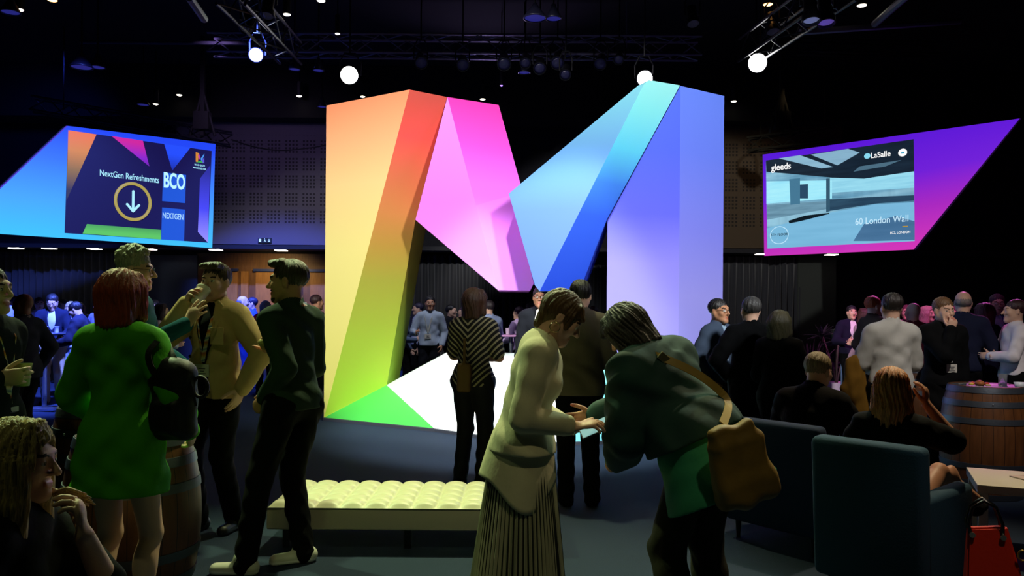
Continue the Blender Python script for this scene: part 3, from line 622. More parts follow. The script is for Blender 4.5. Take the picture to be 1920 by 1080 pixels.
        for a in range(3):
            u, v = (a+1) % 3, (a+2) % 3
            s0 = [slice(1, -1)]*3; s1 = [slice(1, -1)]*3; s0[a] = slice(0, -1); s1[a] = slice(1, None)
            A = ins[tuple(s0)]; B = ins[tuple(s1)]; e = np.argwhere(A != B)
            off = np.ones(3, int); off[a] = 0; e = e+off
            fl = ins[tuple(e.T)]
            def g(du, dv):
                q = e.copy(); q[:, u] -= du; q[:, v] -= dv; return idx[tuple(q.T)]
            q4 = np.stack([g(1, 1), g(0, 1), g(0, 0), g(1, 0)], 1)
            q4[~fl] = q4[~fl][:, ::-1]; faces.append(q4)
        return vs, np.concatenate(faces)
def sdf_object(name, sdf, res, mats, parent=None, classify=None, noise=None, disp=None):
    vs, fs = sdf.mesh(res, noise)
    if disp is not None: vs = vs+disp(vs)
    me = bpy.data.meshes.new(name); me.vertices.add(len(vs)); me.vertices.foreach_set('co', vs.astype(np.float32).ravel())
    me.loops.add(fs.size); me.loops.foreach_set('vertex_index', fs.astype(np.int32).ravel())
    me.polygons.add(len(fs)); me.polygons.foreach_set('loop_start', np.arange(0, fs.size, 4, dtype=np.int32))
    try: me.polygons.foreach_set('loop_total', np.full(len(fs), 4, dtype=np.int32))
    except Exception: pass
    me.polygons.foreach_set('use_smooth', np.ones(len(fs), bool))
    for m in (mats if isinstance(mats, (list, tuple)) else [mats]): me.materials.append(m)
    if classify is not None:
        ce = vs[fs].mean(1); me.polygons.foreach_set('material_index', classify(ce).astype(np.int32))
    me.update(calc_edges=True); me.validate()
    o = bpy.data.objects.new(name, me); C.objects.link(o)
    if parent: o.parent = parent
    return o
def nrm(v): v = np.asarray(v, float); return v/max(np.linalg.norm(v), 1e-9)
def rotm(yaw=0, pitch=0, roll=0):
    """columns: side x, forward y, up z. yaw about z (left +), pitch > 0 looks down, roll > 0 tips to own right"""
    cy, sy = math.cos(yaw), math.sin(yaw); cp, sp = math.cos(-pitch), math.sin(-pitch); cr, sr = math.cos(roll), math.sin(roll)
    return np.array([[cy, -sy, 0], [sy, cy, 0], [0, 0, 1]]) @ np.array([[1, 0, 0], [0, cp, -sp], [0, sp, cp]]) @ np.array([[cr, 0, sr], [0, 1, 0], [-sr, 0, cr]])
def ik(a, t, l1, l2, hint):
    a = np.asarray(a, float); t = np.asarray(t, float); d = t-a; D = np.linalg.norm(d); D2 = min(D, (l1+l2)*.998)
    D2 = max(D2, abs(l1-l2)+.01); u = nrm(d); t = a+u*D2; x = (l1*l1-l2*l2+D2*D2)/(2*D2); y = math.sqrt(max(l1*l1-x*x, 0))
    h = np.asarray(hint, float); h = nrm(h-u*(h@u)); return a+u*x+h*y, t
# ------------------------------------------------------------------ people
SKIN = {'fair': '#e2b49a', 'tan': '#c89070', 'brown': '#7a4a30', 'olive': '#b98462'}
def skin_mats(tone):
    c = SKIN[tone]; l = s2l(c)
    return [mat(c, .5, spec=.35, bump=.06, bscale=300), mat((l[0]*.75, l[1]*.42, l[2]*.42), .4, key='lip'), mat('#dcd8d0', .25), mat('#2a1c12', .15), mat('#2e1e14', .8)]
class Person:
    """local frame: x own right, y forward, z up, origin on the floor below the pelvis"""
    def __init__(s, loc, face, h=1.75, sex='m', label='', group=None, res=.007, tone='fair', build=1.0,
                 lean=0, bend=0, twist=0, head=(0, 0, 0), pelvis_z=None, seated=False, side=0, name='person', neck=None):
        s.root = empty(name, (loc[0], loc[1], 0), face, label, 'person', group); s.face = face; s.loc = np.array([loc[0], loc[1], 0.])
        s.k = h/1.75; k = s.k; s.sex = sex; s.res = res; s.tone = tone; s.bd = build; s.sg = SDF(); s.seated = seated
        s.pz = (pelvis_z if pelvis_z is not None else .94*k); s.pel = V3(0, 0, s.pz)
        s.Rp = rotm(0, lean, side); s.Rc = rotm(twist, lean+bend, side)
        s.waist = s.pel+s.Rp @ V3(0, .005, .14)*k; s.chest = s.waist+s.Rc @ V3(0, .0, .22)*k
        s.nb = s.chest+s.Rc @ V3(0, -.02, .165)*k
        s.Rh = rotm(head[0], head[1], head[2]); nk = s.Rc @ V3(0, 0, 1)
        if neck is not None: nk = rotm(neck[0], neck[1]) @ V3(0, 0, 1)
        s.hc = s.nb+nk*.075*k+s.Rh @ V3(0, .022, .075)*k
        sw = .168 if sex == 'm' else .146
        s.sh = {q: s.chest+s.Rc @ V3(q*sw*build**.5, -.01, .095)*k for q in (1, -1)}
        s.hip = {q: s.pel+s.Rp @ V3(q*.088, 0, -.02)*k for q in (1, -1)}
        s.arm = {}; s.leg = {}; s.handspec = {}
    def W(s, v):
        """world point to local"""
        v = np.array([v[0], v[1], v[2]])-s.loc; c, n = math.cos(-s.face), math.sin(-s.face)
        return V3(c*v[0]-n*v[1], n*v[0]+c*v[1], v[2])
    def world(s, v): c, n = math.cos(s.face), math.sin(s.face); return Vector((c*v[0]-n*v[1]+s.loc[0], n*v[0]+c*v[1]+s.loc[1], v[2]))
    def arms(s, side, wrist=None, hint=None, d=None, n=None, curl=.35, rel='sh', spread=.0, thumb=.5, point=None):
        k = s.k; sh = s.sh[side]
        if wrist is None: t = sh+V3(side*.07, .03, -.54)*k
        elif rel == 'sh': t = sh+V3(side*wrist[0], wrist[1], wrist[2])*k
        else: t = np.asarray(wrist, float)
        h = V3(side*.5, -1, -.3) if hint is None else V3(side*hint[0], hint[1], hint[2])
        e, w_ = ik(sh, t, .285*k, .255*k, h); s.arm[side] = (e, w_)
        fd = nrm(w_-e); d = nrm(fd if d is None else (np.asarray(d, float)*V3(side, 1, 1) if rel == 'sh' else np.asarray(d, float)))
        n = V3(-side, 0, 0) if n is None else (np.asarray(n, float)*V3(side, 1, 1) if rel == 'sh' else np.asarray(n, float))
        n = nrm(n-d*(n@d)); s.handspec[side] = (w_, d, n, curl, spread, thumb, point)
        s.__dict__.setdefault('grip', {})[side] = w_+d*.085*k+n*.035*k
        return s
    def legs(s, side, foot=None, hint=(0, 1, .0), toe=None, abs_=False, tilt=0):
        k = s.k; f = V3(side*.1, 0, 0)*k if foot is None else (np.asarray(foot, float) if abs_ else V3(side*foot[0], foot[1], foot[2] if len(foot) > 2 else 0))
        an = f+V3(0, -.04*k, .085*k)
        kn, an = ik(s.hip[side], an, .43*k, .43*k, V3(*hint)); s.leg[side] = (kn, an)
        s.__dict__.setdefault('toe', {})[side] = nrm(V3(side*.18, 1, -tilt) if toe is None else toe); return s
    def default(s):
        for q in (1, -1):
            if q not in s.arm: s.arms(q)
            if q not in s.leg: s.legs(q)
        return s
    # -------- anatomy
    def head_prims(s, g, beard=0, neck=True, glow=1):
        k = s.k; R = s.Rh; c = s.hc; f = .95 if s.sex == 'f' else 1.0
        def L(x, y, z): return c+R @ (V3(x, y, z)*k*f)
        kk = k*f
        g.ell(L(0, -.018, .032), V3(.076, .095, .086)*kk, .01, R=R)
        g.ell(L(0, .028, -.03), V3(.061, .062, .082)*kk, .03, R=R)
        for q in (1, -1): g.cap(L(q*.054, .0, -.052), L(q*.014, .07, -.098), .020*kk, .017*kk, .03)
        g.ell(L(0, .078, -.1), V3(.022, .017, .018)*kk, .025, R=R)
        g.cap(L(-.034, .078, .026), L(.034, .078, .026), .013*kk, k=.02)
        for q in (1, -1): g.ell(L(q*.042, .064, -.022), V3(.021, .02, .02)*kk, .03, R=R)
        for q in (1, -1): g.ell(L(q*.031, .101, .004), V3(.018, .013, .011)*kk, .012, sub=True, R=R)
        g.cap(L(0, .09, .012), L(0, .116, -.026), .0075*kk, .012*kk, .012)
        for q in (1, -1): g.ell(L(q*.012, .1, -.032), V3(.008, .01, .007)*kk, .008, R=R)
        g.cap(L(-.018, .0895, -.062), L(.018, .0895, -.062), .0065*kk, k=.007); g.cap(L(-.014, .090, -.0725), L(.014, .090, -.0725), .0075*kk, k=.006)
        g.cap(L(-.02, .1, -.0667), L(.02, .1, -.0667), .0022*kk, k=.003, sub=True)
        for q in (1, -1):
            g.ell(L(q*.031, .081, .003), V3(.0125, .0125, .0118)*kk, .002, R=R)
            g.ell(L(q*.079, -.008, -.008), V3(.010, .019, .031)*kk, .01, R=R); g.ell(L(q*.089, -.002, -.004), V3(.007, .010, .018)*kk, .006, sub=True, R=R)
        if neck: g.cap(L(0, -.022, -.055), s.nb-s.Rc @ V3(0, 0, .02)*k, (.056 if s.sex == 'm' else .047)*k, (.062 if s.sex == 'm' else .052)*k, .025)
    def hand_prims(s, g, side, sc=None):
        w_, d, n, curl, spread, thumb, point = s.handspec[side]; k = s.k*(.94 if s.sex == 'f' else 1.0)
        u = np.cross(d, n)*side       # towards the thumb
        g.cap(w_+d*.018*k, w_+d*.074*k, .036*k, .041*k, .02, w=n, asp=.36)
        ln = (.070, .080, .074, .058); of = (.030, .0105, -.0095, -.029); st = (.083, .088, .084, .076)
        for i in range(4):
            cu = curl*(1.0+.12*i) if np.isscalar(curl) else curl[i]
            b = w_+d*st[i]*k+u*of[i]*k; a = cu*.55; dd = nrm(d+u*(of[i]*(3+spread*14))); p = b-dd*.02*k; r = (.0098, .0102, .0098, .0088)[i]*k
            g.cap(p, b, r*1.1, r, .010)
            for j, (fr, q) in enumerate(((.45, 1.0), (.31, 2.1), (.27, 3.0))):
                ang = a*q; v = nrm(dd*math.cos(ang)+n*math.sin(ang)); e = b+v*ln[i]*fr*k; g.cap(b, e, r*(1-.07*j), r*(.93-.07*j), .002); b = e
        b = w_+d*.022*k+u*.022*k+n*.008*k; v = nrm(d*.75+u*(1.0-.4*thumb)+n*.9*thumb); e = b+v*.045*k; g.cap(b, e, .016*k, .0125*k, .012)
        v2 = nrm(v+d*.5+n*.15*thumb); e2 = e+v2*.033*k; g.cap(e, e2, .012*k, .0108*k, .002); v3 = nrm(v2+d*.4); g.cap(e2, e2+v3*.026*k, .0108*k, .009*k, .002)
    def body(s, bare=False, extra=None):
        k = s.k; lg = 1.0 if bare else .76; g = SDF(); m = s.sex == 'm'; B = s.bd; xs = s.Rc @ V3(1, 0, 0); fw = s.Rc @ V3(0, 1, 0)
        g.cap(s.hip[-1], s.hip[1], .092*k*B*(1 if bare else .86), k=.02)
        g.cap(s.waist, s.chest, (.125 if m else .105)*k*B, (.15 if m else .132)*k*B, .06, w=fw, asp=.64)
        g.cap(s.pel, s.waist, .12*k*B, (.12 if m else .105)*k*B, .05, w=s.Rp @ V3(0, 1, 0), asp=.72)
        g.cap(s.sh[1]*.8+s.sh[-1]*.2+V3(0, 0, .01), s.sh[-1]*.8+s.sh[1]*.2+V3(0, 0, .01), .055*k, k=.05)
        g.cap(s.nb-s.Rc @ V3(.05, 0, .03)*k, s.nb-s.Rc @ V3(-.05, 0, .03)*k, .045*k, k=.04)
        for q in (1, -1):
            e, w_ = s.arm[q]; g.cap(s.sh[q], e, .05*k, .038*k, .03); g.cap(e, w_, .040*k, .0265*k, .012); s.hand_prims(g, q)
            kn, an = s.leg[q]; g.cap(s.hip[q], kn, .082*k*lg, .052*k*lg, .03 if bare else .01); g.cap(kn, an, .050*k*lg, .036*k, .02 if bare else .008)
            g.ell(kn*.68+an*.32-V3(0, .02, 0)*k, V3(.047, .05, .10)*k*lg, .03)
            t = s.toe[q]; g.cap(an-V3(0, 0, .035)*k, an+t*(.13 if bare else .10)*k-V3(0, 0, .05)*k, .030*k*lg, .024*k*lg, .02 if bare else .008)
        s.head_prims(g)
        if extra: extra(g)
        R = s.Rh; c = s.hc; f = k*(.95 if not m else 1)
        def cl(p):
            q = (p-c) @ R/f; x, y, z = q.T; ax = abs(x); o = np.zeros(len(p))
            o[(y > .088) & (ax < .023-.004*0) & (z > -.080) & (z < -.0555) & ((ax*.6-z) < .082)] = 1
            de = np.sqrt((ax-.031)**2+(z-.003)**2); eye = (y > .082) & (ax > .019) & (ax < .043) & (abs(z-.003) < .0058)
            o[eye] = 2; o[eye & (de < .0058)] = 3
            o[(y > .07) & (ax > .015) & (ax < .05) & (abs(z-.0235-.006*np.sin((ax-.015)*60)) < .0042)] = 4
            return o
        return sdf_object('body', g, s.res, skin_mats(s.tone), s.root, cl)
    # -------- clothing
    def top(s, m, infl=.018, sleeve=1.0, hem=.0, open_=0, name='shirt', collar=0, classify=None, res=None, flare=0, neckcut=.0, wr=.006, short=False, puff=0, lab=None):
        """hem: distance below the hip line; sleeve 1 long, .5 to elbow, 0 none"""
        k = s.k; g = SDF(); mm = s.sex == 'm'; B = s.bd; fw = s.Rc @ V3(0, 1, 0); fp = s.Rp @ V3(0, 1, 0); i = infl
        g.cap(s.waist, s.chest, (.125 if mm else .107)*k*B+i, (.15 if mm else .134)*k*B+i, .06, w=fw, asp=.68)
        bot = s.pel-s.Rp @ V3(0, 0, 1)*(.03+hem)*k
        hx = s.Rp @ V3(1, 0, 0)*(.05 if mm else .055)*k
        g.cap(s.waist, s.pel, (.128 if mm else .112)*k*B+i, (.148 if mm else .15)*k*B+i, .05, w=fp, asp=.72)
        for q in (1, -1): g.cap(s.pel+hx*q, bot+hx*q, .118*k*B+i, (.118+flare)*k*B+i, .05, w=fp, asp=.94)
        if not mm:
            for q in (1, -1): g.ell(s.chest+s.Rc @ V3(q*.062, .075, -.03)*k, V3(.055, .045, .055)*k+i*.5, .04)
        a, b = s.sh[1]*.86+s.sh[-1]*.14, s.sh[-1]*.86+s.sh[1]*.14
        for q in (1, -1): g.cap(s.nb-s.Rc @ V3(0, 0, .01)*k, s.sh[q]*.8+s.nb*.2, .045*k+i*.5, .045*k+i*.6, .04)
        g.cap(a, b, .052*k+i, k=.05); g.cap(s.nb-s.Rc @ V3(.04, 0, .035)*k, s.nb+s.Rc @ V3(.04, 0, -.035)*k, .048*k+i*.6, k=.05)
        for q in (1, -1):
            e, w_ = s.arm[q]; 
            if sleeve > 0:
                ee = e if sleeve >= .5 else s.sh[q]+(e-s.sh[q])*sleeve*2
                g.cap(s.sh[q], ee, .052*k+i+puff, (.044 if sleeve >= .5 else .05)*k+i, .03)
                if sleeve > .5:
                    we = e+(w_-e)*((sleeve-.5)*2)*.97; g.cap(e, we, .044*k+i, .033*k+i*.75, .012)
                    dd = nrm(w_-e); g.cut(we+dd*.012*k, dd, .003) if False else None
        g.cut(bot, s.Rp @ V3(0, 0, -1), .006)
        if collar:
            g.cap(s.nb+s.Rc @ V3(0, -.005, -.0)*k, s.nb+s.Rc @ V3(0, .0, .03)*k, .066*k+i*.3, .060*k+i*.3, .012)
            g.cap(s.nb+s.Rc @ V3(0, .0, .02)*k, s.nb+s.Rc @ V3(0, .01, .12)*k, .056*k, .058*k, .004, sub=True)
        if open_:
            g.cap(s.nb+s.Rc @ V3(0, .105, .0)*k, s.waist+s.Rp @ V3(0, .20, 0)*k, .05*k, .075*k*open_, .008, sub=True)
            g.cap(s.waist+s.Rp @ V3(0, .20, 0)*k, bot+s.Rp @ V3(0, .22, -.1)*k, .075*k*open_, .11*k*open_, .008, sub=True)
        ph = random.random()*9
        def disp(v):
            a = wr; x, y, z = v.T
            w1 = np.sin(z*38+5*np.sin(x*9+ph)+4*np.sin(y*11+ph)); w2 = np.sin(x*31+z*17+3*np.sin(z*13+ph)+y*23)
            d = v-(s.chest+s.waist)/2; d[:, 2] = 0; d /= np.linalg.norm(d, axis=1)[:, None]+1e-6
            return d*(a*(.6*w1+.5*w2))[:, None]
        o = sdf_object(name, g, res or max(s.res, .007), m, s.root, classify, disp=disp)
        if lab: o['label'] = lab
        return o
    def trousers(s, m, infl=.016, wide=0.0, rise=.10, res=None, name='trousers', crop=0):
        k = s.k; g = SDF(); i = infl; B = s.bd; Zp = s.Rp @ V3(0, 0, 1)
        g.cap(s.hip[-1], s.hip[1], .096*k*B+i, k=.02); g.cap(s.pel, s.pel+Zp*rise*k, .12*k*B+i, .118*k*B+i*.6, .04, w=s.Rp @ V3(0, 1, 0), asp=.74)
        for q in (1, -1):
            kn, an = s.leg[q]; an = an+(kn-an)*crop
            g.cap(s.hip[q], kn, .088*k+i, .056*k+i+wide*.5, .03); g.cap(kn, an-V3(0, 0, .03)*k*(crop == 0), .056*k+i+wide*.5, .046*k+i+wide, .02)
        g.cut(s.pel+Zp*(rise+.02)*k, Zp, .004); ph = random.random()*9
        def disp(v):
            x, y, z = v.T; d = np.stack([np.sign(x)*0+np.cos(y*20+ph), np.sin(x*20+ph), 0*z], 1)
            return d*(.0045*np.sin(z*42+4*np.sin(x*14+ph)+3*np.sin(y*15)))[:, None]
        return sdf_object(name, g, res or max(s.res, .008), m, s.root, disp=disp)
    def shoes(s, m, sole=None, heel=0):
        k = s.k
        for q in (1, -1):
            kn, an = s.leg[q]; t = s.toe[q]; g = SDF(); t2 = nrm(t*V3(1, 1, 0)); z0 = an[2]-.085*k
            h = an-V3(0, 0, .05)*k-t2*.03*k; to = an+t*.155*k; to[2] = max(z0+.03*k, an[2]-.055*k+t[2]*.1)
            g.cap(h, to, .043*k, .038*k, .02, w=V3(0, 0, 1), asp=.85); g.cap(h+V3(0, 0, .01), an+V3(0, 0, .0)*k+t2*.02*k, .043*k, .043*k, .03)
            g.cap(h-V3(0, 0, .02)*k, to-V3(0, 0, .014)*k, .042*k, .038*k, .008, w=V3(0, 0, 1), asp=.4)
            zc = z0+.026*k
            ms = [m, sole or m]
            sdf_object('shoe', g, max(s.res*.8, .006), ms, s.root, lambda p: (p[:, 2] < zc+(p-h) @ t2*t[2]).astype(int))
    def hair(s, m, style='short', res=None, seed=1, amp=.004):
        k = s.k*(.95 if s.sex == 'f' else 1); R = s.Rh; c = s.hc; g = SDF(); rng = random.Random(seed)
        def L(x, y, z): return c+R @ (V3(x, y, z)*k)
        def face_cut(zc=-.03, w=.07, h=.075, y=.125, d=.075): g.ell(L(0, y, zc), V3(w, d, h)*k, .008, sub=True, R=R)
        if style in ('short', 'quiff', 'crop', 'grey_crop'):
            t = .0 if style in ('short', 'quiff') else -.006
            g.ell(L(0, -.024, .04), V3(.084+t, .1+t, .088+t)*k, .01, R=R)
            if style == 'quiff':
                for j in range(9): g.cap(L(-.045+.011*j, .02, .105), L(-.05+.0125*j, .075+.008*math.sin(j), .095+.012*rng.random()), .022*k, .016*k, .012)
            for q in (1, -1): g.ell(L(q*.092, .018, -.045), V3(.035, .05, .05)*k, .01, sub=True, R=R)
            g.ell(L(0, .10, -.035), V3(.09, .07, .09)*k, .008, sub=True, R=R); g.cut(L(0, 0, -.075), R @ V3(0, .35, -1), .008)
            for q in (1, -1): g.ell(L(q*.08, .01, -.088), V3(.045, .075, .04)*k, .008, sub=True, R=R)
        elif style == 'balding':
            g.ell(L(0, -.028, .01), V3(.081, .095, .06)*k, .01, R=R); g.ell(L(0, .0, .085), V3(.062, .1, .055)*k, .01, sub=True, R=R)
            for q in (1, -1): g.ell(L(q*.092, .02, -.045), V3(.035, .055, .05)*k, .01, sub=True, R=R)
            g.ell(L(0, .12, .0), V3(.1, .1, .12)*k, .008, sub=True, R=R); g.cut(L(0, 0, -.07), R @ V3(0, .35, -1), .008)
        elif style == 'curly':
            g.ell(L(0, -.024, .05), V3(.084, .1, .082)*k, .01, R=R)
            for j in range(110):
                a = rng.random()*6.28; b = rng.random()*1.35; x, y, z = math.cos(a)*math.sin(b), math.sin(a)*math.sin(b), math.cos(b)
                if y > .55 and z < .55: continue
                g.ell(L(x*.086, -.02+y*.098, .055+z*.088), V3(1, 1, 1)*k*(.011+.009*rng.random()), .006)
            for q in (1, -1): g.ell(L(q*.095, .02, -.05), V3(.035, .055, .055)*k, .01, sub=True, R=R)
            g.ell(L(0, .115, -.035), V3(.09, .08, .085)*k, .006, sub=True, R=R); g.cut(L(0, 0, -.075), R @ V3(0, .35, -1), .008)
        elif style == 'pixie':
            g.ell(L(0, -.025, .038), V3(.088, .108, .096)*k, .01, R=R); g.cap(L(0, -.06, -.0), L(0, -.07, -.09), .065*k, .03*k, .03)
            for q in (1, -1): g.cap(L(q*.065, .03, .03), L(q*.072, .045, -.03), .022*k, .012*k, .02); g.ell(L(q*.09, -.004, -.03), V3(.022, .022, .045)*k, .008, sub=True, R=R)
            for j in range(7): g.cap(L(-.05+.017*j, .04, .085), L(-.055+.018*j, .092, .045+.01*rng.random()), .02*k, .009*k, .012)
            g.ell(L(0, .12, -.05), V3(.08, .075, .085)*k, .008, sub=True, R=R)
        elif style in ('bob', 'bobdark'):
            g.ell(L(0, -.02, .035), V3(.094, .112, .098)*k, .01, R=R)
            for q in (1, -1):
                g.cap(L(q*.062, .03, .03), L(q*.078, .035, -.10), .036*k, .030*k, .03); g.cap(L(q*.055, -.05, .0), L(q*.062, -.05, -.13), .055*k, .042*k, .04)
            g.cap(L(0, -.07, 0), L(0, -.075, -.14), .06*k, .045*k, .04)
            for j in range(6): g.cap(L(-.045+.018*j, .04, .095), L(-.06+.022*j, .092, .045), .02*k, .012*k, .014)
            g.ell(L(0, .115, -.055), V3(.052, .09, .095)*k, .014, sub=True, R=R); g.cut(L(0, 0, -.17), R @ V3(0, 0, -1), .02)
        elif style in ('long', 'wavy'):
            g.ell(L(0, -.02, .035), V3(.092, .11, .096)*k, .01, R=R); ln = -.30 if style == 'long' else -.22
            for j in range(15):
                a = math.radians(-150+j*300/14)+math.pi; x, y = math.sin(a+math.pi), -math.cos(a+math.pi)
                xx, yy = math.sin(math.radians(-130+j*260/14)), -math.cos(math.radians(-130+j*260/14))
                p0 = L(xx*.07, yy*.085-.01, .0); p1 = L(xx*.088, yy*.09-.01, -.12); p2 = c+R @ (V3(xx*.11, yy*.10, -.14)*k)+V3(0, 0, (ln+.13+.03*math.sin(j*2.1))*k)
                g.cap(p0, p1, .030*k, .026*k, .02); g.cap(p1, p2, .026*k, .013*k, .014)
            g.ell(L(0, .125, -.035), V3(.064, .09, .115)*k, .012, sub=True, R=R)
            for q in (1, -1): g.cap(L(q*.022, .035, .108), L(q*.066, .055, .0), .02*k, .012*k, .015)
        elif style == 'updo':
            g.ell(L(0, -.024, .036), V3(.086, .102, .092)*k, .01, R=R); g.ell(L(0, -.12, .06), V3(.045, .04, .045)*k, .01, R=R)
            g.ell(L(0, .12, -.05), V3(.085, .08, .1)*k, .01, sub=True, R=R)
            for q in (1, -1): g.ell(L(q*.095, .01, -.05), V3(.035, .05, .055)*k, .01, sub=True, R=R)
            g.cut(L(0, 0, -.075), R @ V3(0, .35, -1), .008)
        fine = amp
        def disp(v):
            q = (v-c) @ R; a = np.arctan2(q[:, 0], -q[:, 1]+.0001); e = q[:, 2]
            w1 = np.sin(a*26+3*np.sin(e*22+seed)+np.sin(a*7)*2)+.6*np.sin(a*53+5*np.sin(e*17)+q[:, 1]*60)
            d = q/(np.linalg.norm(q, axis=1)[:, None]+1e-6); return (d*(w1*fine*.6)[:, None]) @ R.T
        return sdf_object('hair', g, res or max(s.res*.8, .005), m, s.root, disp=disp)
    def beard(s, m):
        k = s.k; R = s.Rh; c = s.hc; g = SDF()
        def L(x, y, z): return c+R @ (V3(x, y, z)*k)
        for q in (1, -1): g.cap(L(q*.050, .022, -.062), L(q*.016, .073, -.099), .016*k, .018*k, .02)
        g.ell(L(0, .0775, -.099), V3(.023, .0175, .018)*k, .02, R=R); g.cap(L(-.02, .088, -.048), L(.02, .088, -.048), .0075*k, k=.006)
        g.ell(L(0, .09, -.067), V3(.019, .02, .009)*k, .005, sub=True, R=R)
        return sdf_object('beard', g, max(s.res*.8, .005), m, s.root)
    def glasses(s, m=None):
        k = s.k; R = s.Rh; c = s.hc; b = MB()
        def L(x, y, z): return Vector(c+R @ (V3(x, y, z)*k))
        for q in (1, -1):
            b.tube([L(q*.031+.024*math.cos(a), .101-.01*abs(math.cos(a)) if q*math.cos(a) > 0 else .101, .004+.017*math.sin(a)) for a in [2*math.pi*i/20 for i in range(20)]], .0018*k, 6, True)
            b.tube([L(q*.054, .092, .008), L(q*.078, .02, .008), L(q*.081, -.02, -.002)], .0018*k, 6)
        b.tube([L(-.008, .103, .006), L(.008, .103, .006)], .0016*k, 6); return b.build('glasses', m or mat('#111111', .25), s.root, smooth=True)
    def lanyard(s, m=None, badge=True, long_=.38, off=.03, mc=None, loop=False):
        k = s.k; Rc = s.Rc; b = MB(); pts = []
        w = .011*k
        def Q(x, y, z): return s.nb+Rc @ (V3(x, y, z)*k)
        path = [Q(0, -.082-off*.4, .012), Q(.062, -.045-off*.3, .018), Q(.078, .035, -.002), Q(.058, .108+off, -.09), Q(.026, .122+off, -.22), Q(0, .125+off, -long_)]
        for sgn in (1, -1):
            pp = [Vector(np.array(p)*1.0) if sgn == 1 else Vector(s.nb+Rc @ ((Rc.T @ (p-s.nb))*V3(-1, 1, 1))) for p in path]
            sm = []
            for i in range(len(pp)-1):
                for j in range(4): sm.append(pp[i].lerp(pp[i+1], j/4))
            sm.append(pp[-1])
            for i, p in enumerate(sm): pass
            prev = None
            for i in range(len(sm)):
                t = (sm[min(i+1, len(sm)-1)]-sm[max(i-1, 0)]).normalized(); o = (sm[i]-Vector(s.nb)); o = (o-t*o.dot(t)).normalized(); u = t.cross(o)
                q = [b.bm.verts.new(sm[i]+u*w+o*.003), b.bm.verts.new(sm[i]-u*w+o*.003), b.bm.verts.new(sm[i]-u*w-o*.001), b.bm.verts.new(sm[i]+u*w-o*.001)]
                if prev:
                    for j in range(4): b.bm.faces.new((prev[j], prev[(j+1) % 4], q[(j+1) % 4], q[j]))
                prev = q
        lo = b.build('lanyard', m or lanyard_m, s.root)
        if badge:
            bb = MB(); cc = Vector(Q(0, .13+off, -long_-.055)); Rm = Matrix([list(r) for r in Rc]); bb.box(cc, (.105*k, .004, .078*k), Rm); bo = bb.build('name_badge', mat('#d8d4c8', .5), s.root)
            b2 = MB(); f = Rm @ Vector((0, .0035, 0))
            for zz, ww in ((.012, .05), (-.004, .035), (-.02, .06)): b2.box(cc+f+Rm @ Vector((0, 0, zz)), (ww*k, .001, .005), Rm)
            b2.build('badge_print', mat('#404048', .5), bo); 
        return lo
_n = NT(.6); _f = _n.op('FRACT', _n.op('MULTIPLY', _n.op('ADD', _n.z, _n.op('MULTIPLY', _n.y, .5)), 14.0))
_n.base(_n.ramp(_f, [(0, '#e8e0d0'), (.3, '#e0a040'), (.5, '#d06050'), (.7, '#e8e4d8'), (.85, '#4a78b0'), (1, '#e8e0d0')])); lanyard_m = _n.m
def hairm(c, r=.45): return mat(c, r, bump=.5, bscale=90, stretch=(2.2, 2.2, .35), var=.35, spec=.6)
def clothm(c, r=.9, **k): return mat(c, r, bump=.55, bscale=k.pop('bs', 13), spec=.15, stretch=(1, 1, .55), **k)
BLK = clothm('#060607'); DARKT = mat('#0e0e12', .7, bump=.2, bscale=18)
def cup(loc, r=.04, h=.105, tilt=None, label='', m=None, group=None, rim='#e8e8e0'):
    o = empty('paper_cup', loc, 0, label, 'cup', group); R = tilt or Matrix.Identity(3)
    MB().lathe([(r*.72, -h/2), (r*.99, h/2), (r*1.04, h/2+.002), (r*1.04, h/2-.004), (r*.95, h/2-.004), (r*.7, -h/2+.006), (.001, -h/2+.006)], n=28, rot=R).build('wall', m or mat('#dcdcd0', .6), o, auto=50)
    MB().lathe([(r*.92, h*.36), (.001, h*.36)], n=24, rot=R).build('drink', mat('#2a160c', .1), o)
    return o
# ------------------------------------------------------------------ foreground cast
PI = math.pi
def at(px, d): return (P(px, 582, d).x, d)
def W2(p, px, py, d): return p.W(P(px, py, d))
# woman in the green blazer, back to the camera
p = Person(at(228, 3.5), -.18, 1.66, 'f', 'person with a red bob in a long green blazer, back turned, beside the barrels', res=.006, head=(-.15, .05, 0))
p.arms(1, (.10, .16, -.42), hint=(.8, -.6, -.5), curl=.7).arms(-1, (.05, .22, -.40), hint=(.8, -.7, -.5), curl=.7).legs(1, (.10, .02)).legs(-1, (.10, -.02)).default()
p.body(bare=True); p.hair(hairm('#a8401e'), 'bob', amp=.005); p.top(clothm('#4cae12', .7), .026, hem=.20, name='blazer', flare=.03, wr=.007)
p.shoes(BLK); green_woman = p
# curly haired man with glasses
p = Person(at(250, 5.2), -PI/2+.12, 1.87, 'm', 'person with curly grey hair and glasses gesturing in a teal jumper', res=.006, tone='fair', head=(.05, .08, 0))
p.arms(1, W2(p, 350, 608, 5.0), hint=(.2, .1, -1), rel='abs', d=(.05, .55, .8), n=(-.8, .3, -.2), curl=.35, spread=.5).arms(-1, (.05, .25, -.38), hint=(.6, -.6, -.6)).default()
p.body(); p.hair(hairm('#a8a48c'), 'curly'); p.top(clothm('#1c5a68'), .018, name='jumper', collar=1); p.trousers(BLK); p.shoes(BLK); p.glasses(); p.beard(mat('#8a8478', .9)) if False else None
